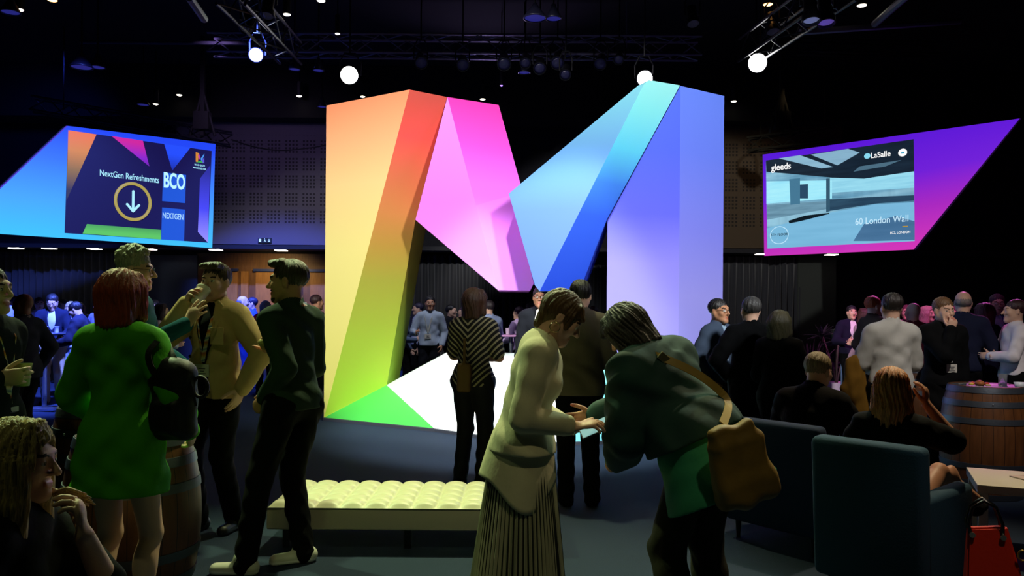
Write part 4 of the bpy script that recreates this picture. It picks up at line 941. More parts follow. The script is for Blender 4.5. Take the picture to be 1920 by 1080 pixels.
# man in the beige jacket drinking
p = Person(at(405, 5.3), PI-.32, 1.79, 'm', 'person in an open beige jacket and black trousers drinking from a cup', res=.006, head=(.10, .0, 0))
mouth = p.hc+p.Rh @ V3(0, .10, -.066)*p.k
cupc = mouth+p.Rh @ V3(.012, .055, -.025)
p.arms(1, cupc+p.Rh @ V3(.085, -.0, -.05), hint=(.6, -.1, -1), rel='abs', d=(-.55, .35, .75), n=(-.75, -.1, -.35), curl=.75, thumb=.3)
p.arms(-1, (.09, .07, -.46), hint=(.9, -.4, -.2), curl=.3).legs(1, (.11, .06)).legs(-1, (.10, -.04)).default()
p.body(); p.hair(hairm('#4a3826'), 'quiff'); p.top(BLK, .013, sleeve=.3, name='t_shirt')
jk = p.top(clothm('#c8aa78', .8), .030, hem=.04, name='jacket', open_=1.15, collar=1, wr=.009)
b = MB(); R_ = Matrix([list(r) for r in p.Rc])
for q, x in ((-1, .115), ):
    b.box(Vector(p.chest+p.Rc @ V3(q*x, .128, -.03)*p.k), (.10, .006, .11), R_, .002)
b.build('chest_pocket', clothm('#d2b684', .8), jk)
for z_ in (-.0, -.12, -.24):
    MB().ball(Vector(p.chest+p.Rc @ V3(.07+.02*abs(z_), .150-.01*abs(z_), z_-.04)*p.k), .011, (1, .5, 1)).build('button', mat('#1c1a18', .4), jk, smooth=True)
# shirt collar flaps
for q in (1, -1):
    MB().box(Vector(p.nb+p.Rc @ V3(q*.075, .062, -.015)*p.k), (.075, .014, .075), R_ @ Matrix.Rotation(q*.75, 3, 'Y') @ Matrix.Rotation(-.5, 3, 'X'), .006).build('collar_flap', clothm('#ccb080', .8), jk, smooth=True)
p.trousers(BLK); p.shoes(mat('#161412', .5)); p.lanyard(long_=.36, off=.012)
Rt = Matrix([list(r) for r in (rotm(p.face) @ p.Rh @ rotm(0, -.75, 0))])
cup(p.world(cupc), .046, .12, Rt, 'pale paper cup tipped at the mouth of the beige-jacketed person', mat('#e8e8e0', .6))
# man in dark jumper facing left
p = Person(at(552, 4.6), 1.02, 1.775, 'm', 'person in dark green jumper, black trousers and pale slip-on shoes beside the tufted bench', res=.006, tone='tan', head=(.52, .04, 0), lean=.02, bend=.05, build=.88)
p.arms(1, W2(p, 512, 657, 4.72), hint=(1, -.9, -.5), rel='abs', curl=.9, n=(-.5, 0, .8), d=W2(p, 495, 648, 4.5)-W2(p, 512, 657, 4.72)).arms(-1, (-.03, .08, -.44), hint=(.0, -1, -.2), curl=.8)
p.legs(-1, W2(p, 450, 1040, 4.45)*V3(1, 1, 0), abs_=True, toe=W2(p, 385, 1075, 4.45)*V3(1, 1, 0)-W2(p, 450, 1040, 4.45)*V3(1, 1, 0)).legs(1, W2(p, 560, 1040, 4.68)*V3(1, 1, 0), abs_=True, toe=W2(p, 515, 1075, 4.62)*V3(1, 1, 0)-W2(p, 560, 1075, 4.68)*V3(1, 1, 0)).default()
p.body(); p.hair(hairm('#3c2c1c'), 'quiff'); p.beard(mat('#2a1c14', .9)); p.top(clothm('#2c3c30', .8), .020, hem=.02, name='jumper', collar=1, wr=.007); p.trousers(BLK); p.shoes(mat('#d4d4c4', .6), mat('#f0f0ea', .6)); p.lanyard(badge=False, off=.006)
o = MB().ball((0, 0, 0), .034, (1.5, .9, .75)).build('bread_roll', mat('#c8b070', .7, bump=.3, bscale=40, var=.25), smooth=True, loc=p.world(p.grip[1]+nrm(p.handspec[1][1])*.03)); tag(o, 'small pale bite of bread held by the person in the dark jumper', 'snack')
dark_man = p
# woman in the striped top
n = NT(.8); ax = n.op('ABSOLUTE', n.op('ADD', n.x, .02)); v = n.op('FRACT', n.op('MULTIPLY', n.op('SUBTRACT', n.z, n.op('MULTIPLY', ax, 1.0)), 19))
n.base(n.mix(n.op('GREATER_THAN', v, .62), '#100e10', '#b4a886')); stripe = n.m
p = Person(at(888, 6.7), -.28, 1.68, 'f', 'person in black and cream chevron striped top with a brown bob and arms folded', res=.008, head=(-.55, .05, 0), tone='tan')
p.arms(1, (-.13, .22, -.28), hint=(1, -.4, -.7)).arms(-1, (-.13, .25, -.28), hint=(1, -.4, -.7)).default()
p.body(); p.hair(hairm('#45281a'), 'bob'); p.top(stripe, .016, sleeve=.42, hem=.03, name='striped_top', wr=.004, puff=.01); p.trousers(mat('#121216', .8)); p.shoes(BLK)
striped = p
# woman in the cream jacket with the pleated skirt
p = Person(at(981, 3.5), -PI/2-.06, 1.62, 'f', 'person in cream jacket and striped pleated skirt looking down at a tablet', res=.0048, build=1.18, lean=.06, bend=.16, head=(.0, .66, 0), neck=(0, .62))
hA = P(1112, 792, 3.42); hB = P(1104, 803, 3.55)
p.arms(1, W2(p, 1078, 800, 3.38), hint=(.25, -.35, -1), rel='abs', d=W2(p, 1116, 796, 3.38)-W2(p, 1078, 803, 3.38), n=(-.25, 0, -1), curl=(.45, .6, .7, .8), spread=.35, thumb=.3)
p.arms(-1, W2(p, 1072, 806, 3.56), hint=(.3, -.3, -1), rel='abs', d=W2(p, 1110, 806, 3.54)-W2(p, 1072, 808, 3.56), n=(.1, .2, 1), curl=.45, spread=.2, thumb=.4)
p.default(); p.body(); p.hair(hairm('#5a4020'), 'pixie')
p.top(clothm('#d8d2b0', .75, bs=14), .020, sleeve=.93, hem=-.03, name='jacket', wr=.006, open_=0)
# peplum: longer pointed hem
def skirt(p, z0, z1, r0, r1, m, name, pleats=0, amp=0, hemf=None, asp=.8, n=220, c0=None, fold=0):
    vs = []; fs = []; rows = 14; c0 = p.pel if c0 is None else c0
    for j in range(rows+1):
        t = j/rows
        for i in range(n):
            a = 2*PI*i/n; zb = z1 if hemf is None else hemf(a); z = z0+(zb-z0)*t; r = r0+(r1-r0)*t**.8
            if pleats: r += amp*(.25+t)*((abs((a*pleats/(2*PI)) % 1-.5)*2)-.5)
            r += fold*t*math.sin(a*5+1)
            vs.append((c0[0]+r*math.cos(a), c0[1]+r*asp*math.sin(a)-.02*t, z))
    for j in range(rows):
        for i in range(n): fs.append((j*n+i, (j+1)*n+i, (j+1)*n+(i+1) % n, j*n+(i+1) % n))
    o = link_mesh(name, vs, fs, m, p.root, smooth=not pleats); sm = o.modifiers.new('s', 'SOLIDIFY'); sm.thickness = .004; return o
skirt(p, p.pel[2]+.09, p.pel[2]-.14, .152, .205, clothm('#d8d2b0', .75), 'jacket_peplum', hemf=lambda a: p.pel[2]-.10-.14*max(0, math.cos(a-.35))**3, asp=.82, fold=.007)
n = NT(.75); a_ = n.op('ARCTAN2', n.op('ADD', n.y, 0.0), n.x); fr = n.op('FRACT', n.op('MULTIPLY', a_, 64/(2*PI)))
n.base(n.mix(n.op('GREATER_THAN', fr, .68), '#b8b698', '#20241c')); 
skirt(p, p.pel[2]+.08, .10, .135, .265, n.m, 'pleated_skirt', pleats=64, amp=.014, asp=.85, n=640)
b = MB(); R_ = Matrix([list(r) for r in p.Rh])
ec = Vector(p.hc+p.Rh @ V3(.083, .0, -.055)*p.k); b.tube([ec+Vector(p.Rh @ V3(0, .022*math.cos(a), .022*math.sin(a))) for a in [2*PI*i/28 for i in range(28)]], .0022, 6, True); b.build('hoop_earring', mat('#d8c890', .2, .9), p.root, smooth=True)
b = MB(); wv = Vector(p.arm[1][1]); dv = Vector(p.handspec[1][1])
b.tube([wv-dv*.01+(dv.orthogonal().normalized()*math.cos(a)+dv.cross(dv.orthogonal().normalized())*math.sin(a))*.033 for a in [2*PI*i/20 for i in range(20)]], .003, 6, True); b.build('bracelet', mat('#c8c0a0', .3, .8), p.root, smooth=True)
p.shoes(BLK); cream = p
tb = empty('tablet', P(1122, 800, 3.47), 0, 'pale tablet tilted in the hands of the person in the cream jacket', 'tablet')
Rt = Matrix.Rotation(-.42, 3, 'Y') @ Matrix.Rotation(.25, 3, 'X')
MB().box((0, 0, 0), (.17, .12, .008), Rt, .002).build('case', mat('#101214', .4), tb)
MB().box(Rt @ Vector((0, 0, .0052)), (.16, .11, .002), Rt).build('display', mat('#203838', .3, emit='#a8e8e0', estr=.55), tb)
# woman bending, denim jacket
p = Person(at(1322, 3.4), .55, 1.66, 'f', 'person with dark bob bending over in a denim jacket and green shirt', res=.0055, lean=.40, bend=.20, side=-.24, head=(.30, .75, -.1), neck=(.55, .55), tone='tan', build=1.22, pelvis_z=.875)
p.arms(-1, W2(p, 1163, 868, 3.62), hint=(.3, -.3, -1), rel='abs', curl=.9, d=W2(p, 1135, 872, 3.7)-W2(p, 1163, 868, 3.62)).arms(1, (-.22, .34, -.30), hint=(.4, .0, -1), curl=.6)
p.legs(1, (.12, .05)).legs(-1, (.12, .0)); p.default(); p.body(); p.hair(hairm('#1e1814'), 'bobdark', amp=.006)
p.top(clothm('#3c9a72', .7), .024, sleeve=0, hem=.16, name='green_shirt', flare=.05); 
n = NT(.8); f = n.noise(160, 4); f2 = n.noise(7, 3); n.base(n.mix(f2, n.mix(f, '#10242c', '#1c4048'), '#1a4c40')); n.bump(f2, .35, .02)
jk = p.top(n.m, .054, sleeve=.93, hem=-.10, name='denim_jacket', wr=.010, collar=1)
p.trousers(clothm('#2e2c20', .8), wide=.02, infl=.014, rise=.02); p.shoes(BLK); denim = p
# shoulder bag on her hip
def strap(pts, w, m, name, parent, th=.004, up=None, n_=8):
    P3 = [Vector(q) for q in pts]; sm = []
    for i in range(len(P3)-1):
        p0, p1, p2, p3 = P3[max(i-1, 0)], P3[i], P3[i+1], P3[min(i+2, len(P3)-1)]
        for kk in range(n_):
            t = kk/n_; sm.append(.5*((2*p1)+(p2-p0)*t+(2*p0-5*p1+4*p2-p3)*t*t+(3*p1-p0-3*p2+p3)*t**3))
    sm.append(P3[-1]); b = MB(); prev = None
    for i in range(len(sm)):
        t = (sm[min(i+1, len(sm)-1)]-sm[max(i-1, 0)]).normalized(); o = up-t*up.dot(t); o.normalize(); u = t.cross(o)
        q = [b.bm.verts.new(sm[i]+u*w/2+o*th), b.bm.verts.new(sm[i]-u*w/2+o*th), b.bm.verts.new(sm[i]-u*w/2), b.bm.verts.new(sm[i]+u*w/2)]
        if prev:
            for j in range(4): b.bm.faces.new((prev[j], prev[(j+1) % 4], q[(j+1) % 4], q[j]))
        else: b.bm.faces.new(q)
        prev = q
    b.bm.faces.new(prev[::-1]); return b.build(name, m, parent)
bo = P(1388, 868, 3.12)
bag = empty('shoulder_bag', bo, 0, 'slouchy olive brown shoulder bag on the hip of the bending person', 'bag')
g = SDF(); Rb = rotm(.35, 0, -.22)
g.box((0, 0, -.02), (.125, .045, .14), .04, R=Rb); g.box(Rb @ V3(.01, 0, -.10), (.135, .055, .07), .05, k=.04, R=Rb); g.box(Rb @ V3(-.02, 0, .12), (.10, .03, .04), .02, k=.03, R=Rb)
leather = mat('#8a6c2c', .6, bump=.4, bscale=12, var=.15)
sdf_object('pouch', g, .006, leather, bag, disp=lambda v: v*(.035*np.sin(v[:, 2]*34+v[:, 0]*30)+.025*np.sin(v[:, 0]*60))[:, None])
sh = denim
lshp = Vector(denim.world(denim.sh[-1]+denim.Rc @ V3(.09, .02, .075)))
cw = lambda x, y, z: Vector(p.world(p.chest+p.Rc @ (V3(x, y, z)*p.k)))-bo
pts = [cw(-.11, .06, .13), cw(-.105, -.03, .165), cw(-.085, -.11, .12), cw(-.04, -.165, .03), cw(.05, -.18, -.09), cw(.12, -.16, -.22), Vector((-.07, .0, .15))]
strap(pts, .035, mat('#a88c48', .6), 'strap', bag, up=Vector((.1, -1, .35)))
MB().box(cw(-.065, -.148, .075), (.045, .02, .035), Matrix.Rotation(.7, 3, 'Y'), .003).build('buckle', mat('#d8d0a0', .25, .9), bag)
# seated blonde woman lower left
p = Person((P(14, 868, 2.25).x, 2.25), -PI/2+.05, 1.68, 'f', 'person seated at the lower left with long blonde hair and hand raised to it', res=.0048, pelvis_z=.40, head=(0, .1, 0), bend=.05, seated=True)
p.arms(-1, W2(p, 158, 1004, 2.2), hint=(.35, .6, -1), rel='abs', d=(.05, -.15, .95), n=(.3, -1, .2), curl=.9, spread=.2, thumb=.5).arms(1, (.02, .22, -.42), hint=(.5, -.7, -.5), curl=.6)
for q in (1, -1): p.legs(q, (.10, .48))
p.default(); p.body(); p.hair(hairm('#b89a5c'), 'long', amp=.006); p.top(clothm('#090a09'), .018, sleeve=.5, name='beaded_top', hem=-.05)
n = NT(.8); f = n.op('GREATER_THAN', n.noise(26, 2), .6); n.base(n.mix(f, '#a8b878', '#283c2c'))
p.trousers(BLK); p.shoes(BLK); blonde = p
b = MB(); lock = [W2(p, 78, 918, 2.3), W2(p, 105, 925, 2.29), W2(p, 130, 922, 2.28), W2(p, 168, 938, 2.27)]
for j in range(9):
    a = .010*math.sin(j*2.4); c = .012*math.cos(j*1.7)
    b.tube([Vector(q)+Vector((c*i*.5, a, c*(i-1)*.9)) for i, q in enumerate(lock)], [.004, .009, .008, .002], 6)
b.build('hair_lock', hairm('#b89a5c'), p.root, smooth=True)
# person at the left edge holding a cup
p = Person((P(-22, 600, 3.85).x, 3.85), -PI/2-.1, 1.69, 'm', 'person cut by the left edge holding a cup in both hands', res=.0065, tone='fair')
p.arms(1, W2(p, -4, 712, 3.72), hint=(.5, -.5, -1), rel='abs', curl=.8, d=(-.3, .9, .15), n=(-1, -.2, 0)).arms(-1, W2(p, 10, 712, 3.98), hint=(.5, -.5, -1), rel='abs', curl=.8, d=(.1, .9, .15), n=(1, -.3, 0)).default()
p.body(); p.hair(hairm('#2c2018'), 'short'); p.top(clothm('#1c2420'), .022, name='cardigan'); p.trousers(BLK); p.shoes(BLK); p.lanyard(off=.01, long_=.42)
cup(P(42, 703, 3.82), .042, .105, None, 'pale green paper cup held at the left edge of the photo', mat('#a8b070', .6))

# ------------------------------------------------------------------ middle distance and background people
def stand(px, top, d, face, label, sex='m', hair='short', hc='#2a2018', tc='#1a1c22', bc='#08080a', tone='fair', style='shirt', pose='down', head=(0, 0, 0), group=None, infl=.02, open_=0, inner=None, res=None, badge=False, beard=None, gl=False, shoe=None, sleeve=1.0, build=1.0, lean=0, bend=0, hem=0.0):
    t = P(px, top, d); h = (t.z-.012)/.995; r = res or (.0085 if d < 7.6 else .011 if d < 10 else .0135)
    p = Person((t.x, d), face, h, sex, label, group, res=r, tone=tone, head=head, build=build, lean=lean, bend=bend)
    if pose == 'cup': p.arms(1, (.0, .27, -.28), hint=(.7, -.5, -1), d=(-.2, .8, .3), n=(-1, 0, 0), curl=.9).arms(-1, (.06, .1, -.48), curl=.5)
    elif pose == 'table': p.arms(1, (.02, .33, -.30), hint=(.7, -.5, -1), d=(-.1, .9, -.1), n=(0, 0, -1), curl=.5).arms(-1, (.0, .30, -.33), hint=(.7, -.5, -1), d=(-.1, .9, -.1), n=(0, 0, -1), curl=.5)
    elif pose == 'crossed': p.arms(1, (-.14, .21, -.27), hint=(1, -.3, -.7)).arms(-1, (-.14, .25, -.26), hint=(1, -.3, -.7))
    elif pose == 'clasp': p.arms(1, (-.10, .24, -.36), hint=(.9, -.5, -.6), curl=.8).arms(-1, (-.10, .24, -.34), hint=(.9, -.5, -.6), curl=.8)
    elif pose == 'eat':
        m_ = p.hc+p.Rh @ V3(.0, .10, -.075)*p.k; p.arms(1, m_+V3(.02, .04, -.09), hint=(.3, .2, -1), rel='abs', d=(-.25, .0, .9), n=(-.3, -1, .1), curl=.95).arms(-1, (.05, .02, -.53))
    elif pose == 'pocket': p.arms(1, (.08, .06, -.46), hint=(1, -.5, 0), curl=.4).arms(-1, (.08, .06, -.46), hint=(1, -.5, 0), curl=.4)
    elif pose == 'hip': p.arms(-1, (.02, .10, -.38), hint=(1, -.6, -.3), curl=.8).arms(1, (.0, .26, -.30), hint=(.8, -.5, -.8), curl=.8)
    elif pose == 'phone': p.arms(1, (-.1, .27, -.26), hint=(.6, -.4, -1), curl=.8, n=(-.4, 0, 1)).arms(-1, (-.08, .25, -.30), hint=(.6, -.4, -1), curl=.8, n=(-.4, 0, 1))
    p.default(); p.body()
    if hair: p.hair(hairm(hc), hair)
    if inner: p.top(clothm(inner), .012, name='shirt', sleeve=.3, collar=1)
    p.top(clothm(tc), infl+(.008 if style == 'jacket' else 0), name=style, open_=open_ or (1 if inner else 0), collar=1 if style in ('jacket', 'shirt') else 0, sleeve=sleeve, hem=hem)
    p.trousers(clothm(bc))
    p.shoes(mat(shoe, .5) if shoe else BLK)
    if badge: p.lanyard(mat('#d8d4cc', .6), off=.02, long_=.34)
    if beard: p.beard(mat(beard, .9))
    if gl: p.glasses()
    return p
stand(1088, 521, 6.1, .02, 'person seen from behind in a khaki grey top and black trousers beyond the cream jacket', hair='short', hc='#15110e', tc='#6e6454', pose='clasp', hem=.06, infl=.03)
stand(1013, 535, 9.2, PI-.1, 'dark-suited person in glasses half hidden behind the short brown hair', tone='tan', hair='short', hc='#15110e', tc='#16181e', style='jacket', inner='#d8d4cc', gl=True)
k1 = stand(1348, 557, 7.3, -PI+.75, 'person in glasses and a grey blue blazer in front of the violet column', tone='olive', hc='#181412', tc='#3a4658', style='jacket', inner='#8aa0b4', pose='pocket', gl=True, head=(-.1, 0, 0))
stand(1408, 553, 6.7, .1, 'person with back turned in a black jacket, facing the person in glasses', hc='#3c3a38', tc='#050608', pose='hip', style='jacket')
stand(1462, 578, 6.3, -.7, 'dark figure in black clothes right of the back-turned black jacket', sex='f', hair='bob', hc='#4a4630', tc='#050607', pose='clasp', style='jacket')
# left crowd
stand(44, 547, 7.7, PI*.42, 'bald person in a dark suit and pale shirt standing in profile by the left edge', tone='brown', hair=None, tc='#20242e', style='jacket', inner='#b8b090', pose='pocket', hem=.06)
stand(100, 548, 12.15, -PI+.35, 'person in navy blazer, pale shirt and tan trousers reaching over the high table', tone='fair', hc='#1c1820', tc='#1c2238', bc='#b09a78', style='jacket', inner='#d8dce8', pose='table', head=(0, .45, 0), bend=.1)
stand(134, 563, 12.9, PI, 'person with long fair hair, white top, pale jeans and white trainers beyond the high table', sex='f', hair='long', hc='#b8a080', tc='#dcdce4', bc='#8a90a0', shoe='#f0f0f0', pose='phone', head=(0, .3, 0))
stand(158, 562, 11.2, PI*.55, 'dark-haired person in a dark jacket leaning in beside the red bob', hc='#14101a', tc='#2a2c40', style='jacket', pose='table', head=(0, .5, 0), bend=.2)
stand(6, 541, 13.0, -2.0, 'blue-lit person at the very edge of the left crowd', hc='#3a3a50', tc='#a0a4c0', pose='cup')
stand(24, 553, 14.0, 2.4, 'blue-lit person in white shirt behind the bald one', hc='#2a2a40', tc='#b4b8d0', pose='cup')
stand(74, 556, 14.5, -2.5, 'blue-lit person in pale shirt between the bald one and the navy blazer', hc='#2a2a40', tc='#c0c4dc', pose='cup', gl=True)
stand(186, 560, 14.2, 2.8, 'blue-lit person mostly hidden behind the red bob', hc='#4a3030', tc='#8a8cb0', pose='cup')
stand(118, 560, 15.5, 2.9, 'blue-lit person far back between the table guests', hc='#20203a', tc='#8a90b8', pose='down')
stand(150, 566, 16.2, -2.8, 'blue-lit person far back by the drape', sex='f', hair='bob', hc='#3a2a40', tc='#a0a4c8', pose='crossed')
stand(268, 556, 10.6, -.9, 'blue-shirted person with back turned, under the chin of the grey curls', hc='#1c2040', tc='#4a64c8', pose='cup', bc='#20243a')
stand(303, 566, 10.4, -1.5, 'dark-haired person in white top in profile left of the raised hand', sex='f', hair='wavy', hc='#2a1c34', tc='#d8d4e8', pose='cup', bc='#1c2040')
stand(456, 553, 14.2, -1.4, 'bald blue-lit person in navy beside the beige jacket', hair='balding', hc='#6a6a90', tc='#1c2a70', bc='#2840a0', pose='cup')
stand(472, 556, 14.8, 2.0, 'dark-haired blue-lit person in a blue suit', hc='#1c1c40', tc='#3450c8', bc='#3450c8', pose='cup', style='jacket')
stand(498, 562, 13.6, .3, 'person with grey bob in a crimson coat, back turned', sex='f', hair='bob', hc='#8a88a8', tc='#c81850', bc='#141420', pose='clasp', hem=.22, infl=.035, style='coat')
stand(594, 551, 12.6, -.9, 'dark-haired person peeping out between the dark jumper and the orange column', hc='#3a2020', tc='#2a2630', tone='tan', pose='down')
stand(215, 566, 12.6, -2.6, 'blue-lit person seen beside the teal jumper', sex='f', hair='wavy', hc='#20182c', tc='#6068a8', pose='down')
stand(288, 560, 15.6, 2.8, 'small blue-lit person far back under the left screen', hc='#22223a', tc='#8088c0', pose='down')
# behind the letter
stand(806, 553, 13.0, PI-.1, 'person in pale blue shirt with lanyard standing behind the letter M', tone='tan', hc='#1a1416', tc='#a8b4c4', bc='#15161c', pose='cup', badge=True, head=(.25, 0, 0))
stand(784, 566, 14.6, 1.9, 'person in bright white shirt half hidden behind the pale blue shirt', hc='#2a2440', tc='#d0d4f0', pose='down')
stand(758, 578, 13.8, -1.6, 'person behind the green column holding a white cup', hc='#2a2430', tc='#5a6a88', pose='cup')
stand(846, 570, 13.8, -1.9, 'dark-haired person in a black suit left of the striped top', hc='#120e12', tc='#14151c', style='jacket', pose='cup', inner='#c8c8d0')
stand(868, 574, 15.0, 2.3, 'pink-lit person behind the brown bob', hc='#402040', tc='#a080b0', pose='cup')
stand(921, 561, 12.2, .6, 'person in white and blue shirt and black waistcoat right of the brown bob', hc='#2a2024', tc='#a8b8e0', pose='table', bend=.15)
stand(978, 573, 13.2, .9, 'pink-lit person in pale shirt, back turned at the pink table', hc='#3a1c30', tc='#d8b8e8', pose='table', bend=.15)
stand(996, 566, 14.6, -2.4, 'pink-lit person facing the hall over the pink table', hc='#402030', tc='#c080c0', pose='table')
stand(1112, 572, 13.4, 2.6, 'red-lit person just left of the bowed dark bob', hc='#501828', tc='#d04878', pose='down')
# right crowd
stand(1597, 571, 12.6, PI-.05, 'bearded person in a dark suit and bright shirt beside the potted plant', hc='#1c1018', tc='#1c1830', style='jacket', inner='#f0e0f0', pose='cup', beard='#2a1418', tone='fair')
stand(1619, 576, 11.8, .6, 'long-haired person with back turned left of the ginger hair', sex='f', hair='long', hc='#4a2c24', tc='#c8a8b8', pose='cup')
stand(1638, 553, 9.6, -1.4, 'ginger-haired person in a brown jacket turned to the right', hc='#d86a38', tc='#5a4c3c', style='jacket', inner='#c8b8a8', pose='cup')
ws = stand(1672, 546, 6.5, -.02, 'person with back turned in a white shirt, coat over the arm', hc='#241c18', tc='#c8c6be', bc='#14141a', pose='clasp', infl=.022)
stand(1712, 565, 9.4, .1, 'bald person with back turned in a maroon jumper', hair=None, hc='#c08070', tc='#6a1e38', pose='cup', tone='fair')
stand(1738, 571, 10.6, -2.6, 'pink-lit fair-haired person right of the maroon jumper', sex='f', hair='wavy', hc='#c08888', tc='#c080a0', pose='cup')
eat = stand(1768, 554, 7.1, PI+.12, 'person in black eating from one hand, white name badge on the chest', hc='#6a4a2a', tc='#08090b', pose='eat', badge=True, tone='fair', style='jacket', head=(0, .1, 0))
stand(1806, 543, 8.2, -.45, 'grey-haired person with back turned in a navy suit', hc='#8a7c78', tc='#1c2038', style='jacket', pose='cup', hair='balding')
stand(1846, 565, 8.9, .2, 'person with a dark red bob and back turned in navy', sex='f', hair='bob', hc='#5a1c28', tc='#1c1c38', pose='crossed')
stand(1870, 549, 9.6, PI-.35, 'smiling person in glasses and a violet-blue jacket', hc='#3a1c30', tc='#382c78', style='jacket', inner='#e0c0e8', gl=True, pose='crossed')
stand(1903, 559, 7.9, 1.35, 'person in a white shirt with folded arms at the right edge', hc='#3a1c20', tc='#e0d8dc', pose='crossed', tone='fair')
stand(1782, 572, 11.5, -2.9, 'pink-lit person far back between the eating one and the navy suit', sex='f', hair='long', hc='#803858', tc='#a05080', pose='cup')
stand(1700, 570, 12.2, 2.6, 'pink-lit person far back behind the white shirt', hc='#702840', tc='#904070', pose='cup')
# seated pair on the right
p = Person((P(1512, 700, 5.25).x, 5.25), -.75, 1.74, 'm', 'seated grey-haired person in a black jacket, back turned', res=.007, pelvis_z=.44, lean=.14, bend=.14, head=(-.15, .25, 0), neck=(-.1, .4), build=1.12)
for q in (1, -1): p.legs(q, (.14, .46)); p.arms(q, (.0, .30, -.36), hint=(.8, -.5, -.5), curl=.7)
p.default(); p.body(); p.hair(hairm('#8c7c5c'), 'short'); p.top(BLK, .032, name='jacket', collar=1); p.trousers(BLK); p.shoes(BLK); p.glasses(); seat1 = p
p = Person((P(1672, 760, 4.2).x, 4.2), -.55, 1.66, 'f', 'seated person with reddish blonde hair in a dark top, seen over the teal armchair', res=.006, pelvis_z=.44, lean=-.02, bend=.08, head=(.3, .12, 0), tone='tan')
p.arms(1, W2(p, 1738, 760, 4.3), hint=(.7, -.1, -1), rel='abs', curl=.7, n=(-1, .2, 0), d=(-.1, .1, 1)).arms(-1, (.0, .26, -.30), hint=(.7, -.4, -.8), curl=.7)
p.legs(-1, (.12, .46)); p.legs(1, W2(p, 1830, 945, 4.6)-V3(0, 0, .05), abs_=True, hint=(.1, .6, 1)); 
p.default(); p.body(bare=True); p.hair(hairm('#d08038'), 'wavy', amp=.007); p.top(clothm('#080a07'), .022, sleeve=.42, name='top'); skirt(p, p.pel[2]+.05, p.pel[2]-.1, .16, .2, BLK, 'skirt', n=60); p.trousers(clothm('#080a07'), infl=.02, crop=1.0, name='shorts') if False else None
p.shoes(BLK); seat2 = p
# ------------------------------------------------------------------ furniture and small things
n = NT(.45); aa = n.op('ARCTAN2', n.y, n.x); f = n.op('FRACT', n.op('MULTIPLY', aa, 26/(2*PI))); g = n.noise(9, 5, (3, 3, .6))
n.base(n.mix(n.op('LESS_THAN', f, .05), n.mix(g, '#40220e', '#7c4c26'), '#1c0f08')); n.bump(g, .2, .004); stave = n.m
hoopm = mat('#5a606a', .45, .7, bump=.1, bscale=60)
def barrel(px, d, h, r, label, grp='wine barrels used as tables'):
    o = empty('wine_barrel', (P(px, 582, d).x, d, 0), 0, label, 'barrel', grp)
    R = lambda z: r*(1-.20*((z/h-.5)*2)**2)
    prof = [(.01, .03), (R(0)-.03, .03), (R(0)-.025, 0), (R(0), 0)]+[(R(h*i/14), h*i/14) for i in range(15)]+[(R(h)-.025, h), (R(h)-.03, h-.025), (.001, h-.025)]
    MB().lathe(prof, n=56).build('staves', stave, o, auto=40)
    for t in (.02, .15, .30, .70, .85, .98):
        z0 = h*t-.024 if t > .02 else .004; z0 = min(z0, h-.05); z1 = z0+.046
        b = MB().lathe([(R(z0)+.001, z0), (R(z0)+.005, z0), (R((z0+z1)/2)+.0055, (z0+z1)/2), (R(z1)+.005, z1), (R(z1)+.001, z1)], n=56); b.build('hoop', hoopm, o, auto=40)
    MB().ball((-(R(h*.85)+.006)*.35, -(R(h*.85)+.006)*.94, h*.85), .007).build('rivet', mat('#c8c8d0', .3, .9), o)
    return o
bR = barrel(1848, 6.55, .90, .335, 'large wine barrel at the right edge with plates of food on top')
bR2 = barrel(1722, 8.9, .88, .30, 'wine barrel behind the person eating, partly hidden')
b1 = barrel(206, 4.75, .90, .33, 'wine barrel left of the green blazer, its top rim showing')
b2 = barrel(252, 4.08, .84, .33, 'wine barrel right behind the green blazer, nearer of the two')
# tufted daybed
bx0, bx1, by0, by1, bz = P(500, 945, 4.86).x, .22, 4.86, 5.56, .295
o = empty('tufted_bench', ((bx0+bx1)/2, (by0+by1)/2, 0), 0, 'long low cream bench with a button-tufted top in front of the letter', 'bench')
nx, ny = 150, 60; L_, D_ = bx1-bx0, by1-by0; vs = []; fs = []
tx, ty = .148, .14
for i in range(nx+1):
    for j in range(ny+1):
        x = i/nx*L_; y = j/ny*D_; e = min(x, L_-x, y, D_-y)
        q = abs(math.sin(PI*x/tx))**.45*abs(math.sin(PI*y/ty))**.45
        vs.append((x-L_/2, y-D_/2, bz-.035+.032*q*min(1, e/.03)+.006*min(1, e/.02)))
for i in range(nx):
    for j in range(ny): fs.append((i*(ny+1)+j, (i+1)*(ny+1)+j, (i+1)*(ny+1)+j+1, i*(ny+1)+j+1))
cream_m = mat('#dcd8b8', .42, bump=.08, bscale=200)
link_mesh('tufted_top', vs, fs, cream_m, o, smooth=True)
MB().box((0, 0, bz-.035-.065), (L_+.004, D_+.004, .13), None, .012).build('upholstered_base', mat('#b8b098', .5), o, auto=40)
pb_ = MB(); pb_.tube([(-L_/2, -D_/2-.002, bz-.035), (L_/2, -D_/2-.002, bz-.035), (L_/2, D_/2, bz-.035), (-L_/2, D_/2, bz-.035)], .006, 6, True); pb_.build('piping', mat('#1c1c18', .5), o)
for sx in (-1, 0, 1):
    for sy in (-1, 1): MB().box((sx*(L_/2-.1), sy*(D_/2-.09), .065), (.045, .045, .13), None, .005).build('leg', mat('#2c2e30', .35, .8), o)
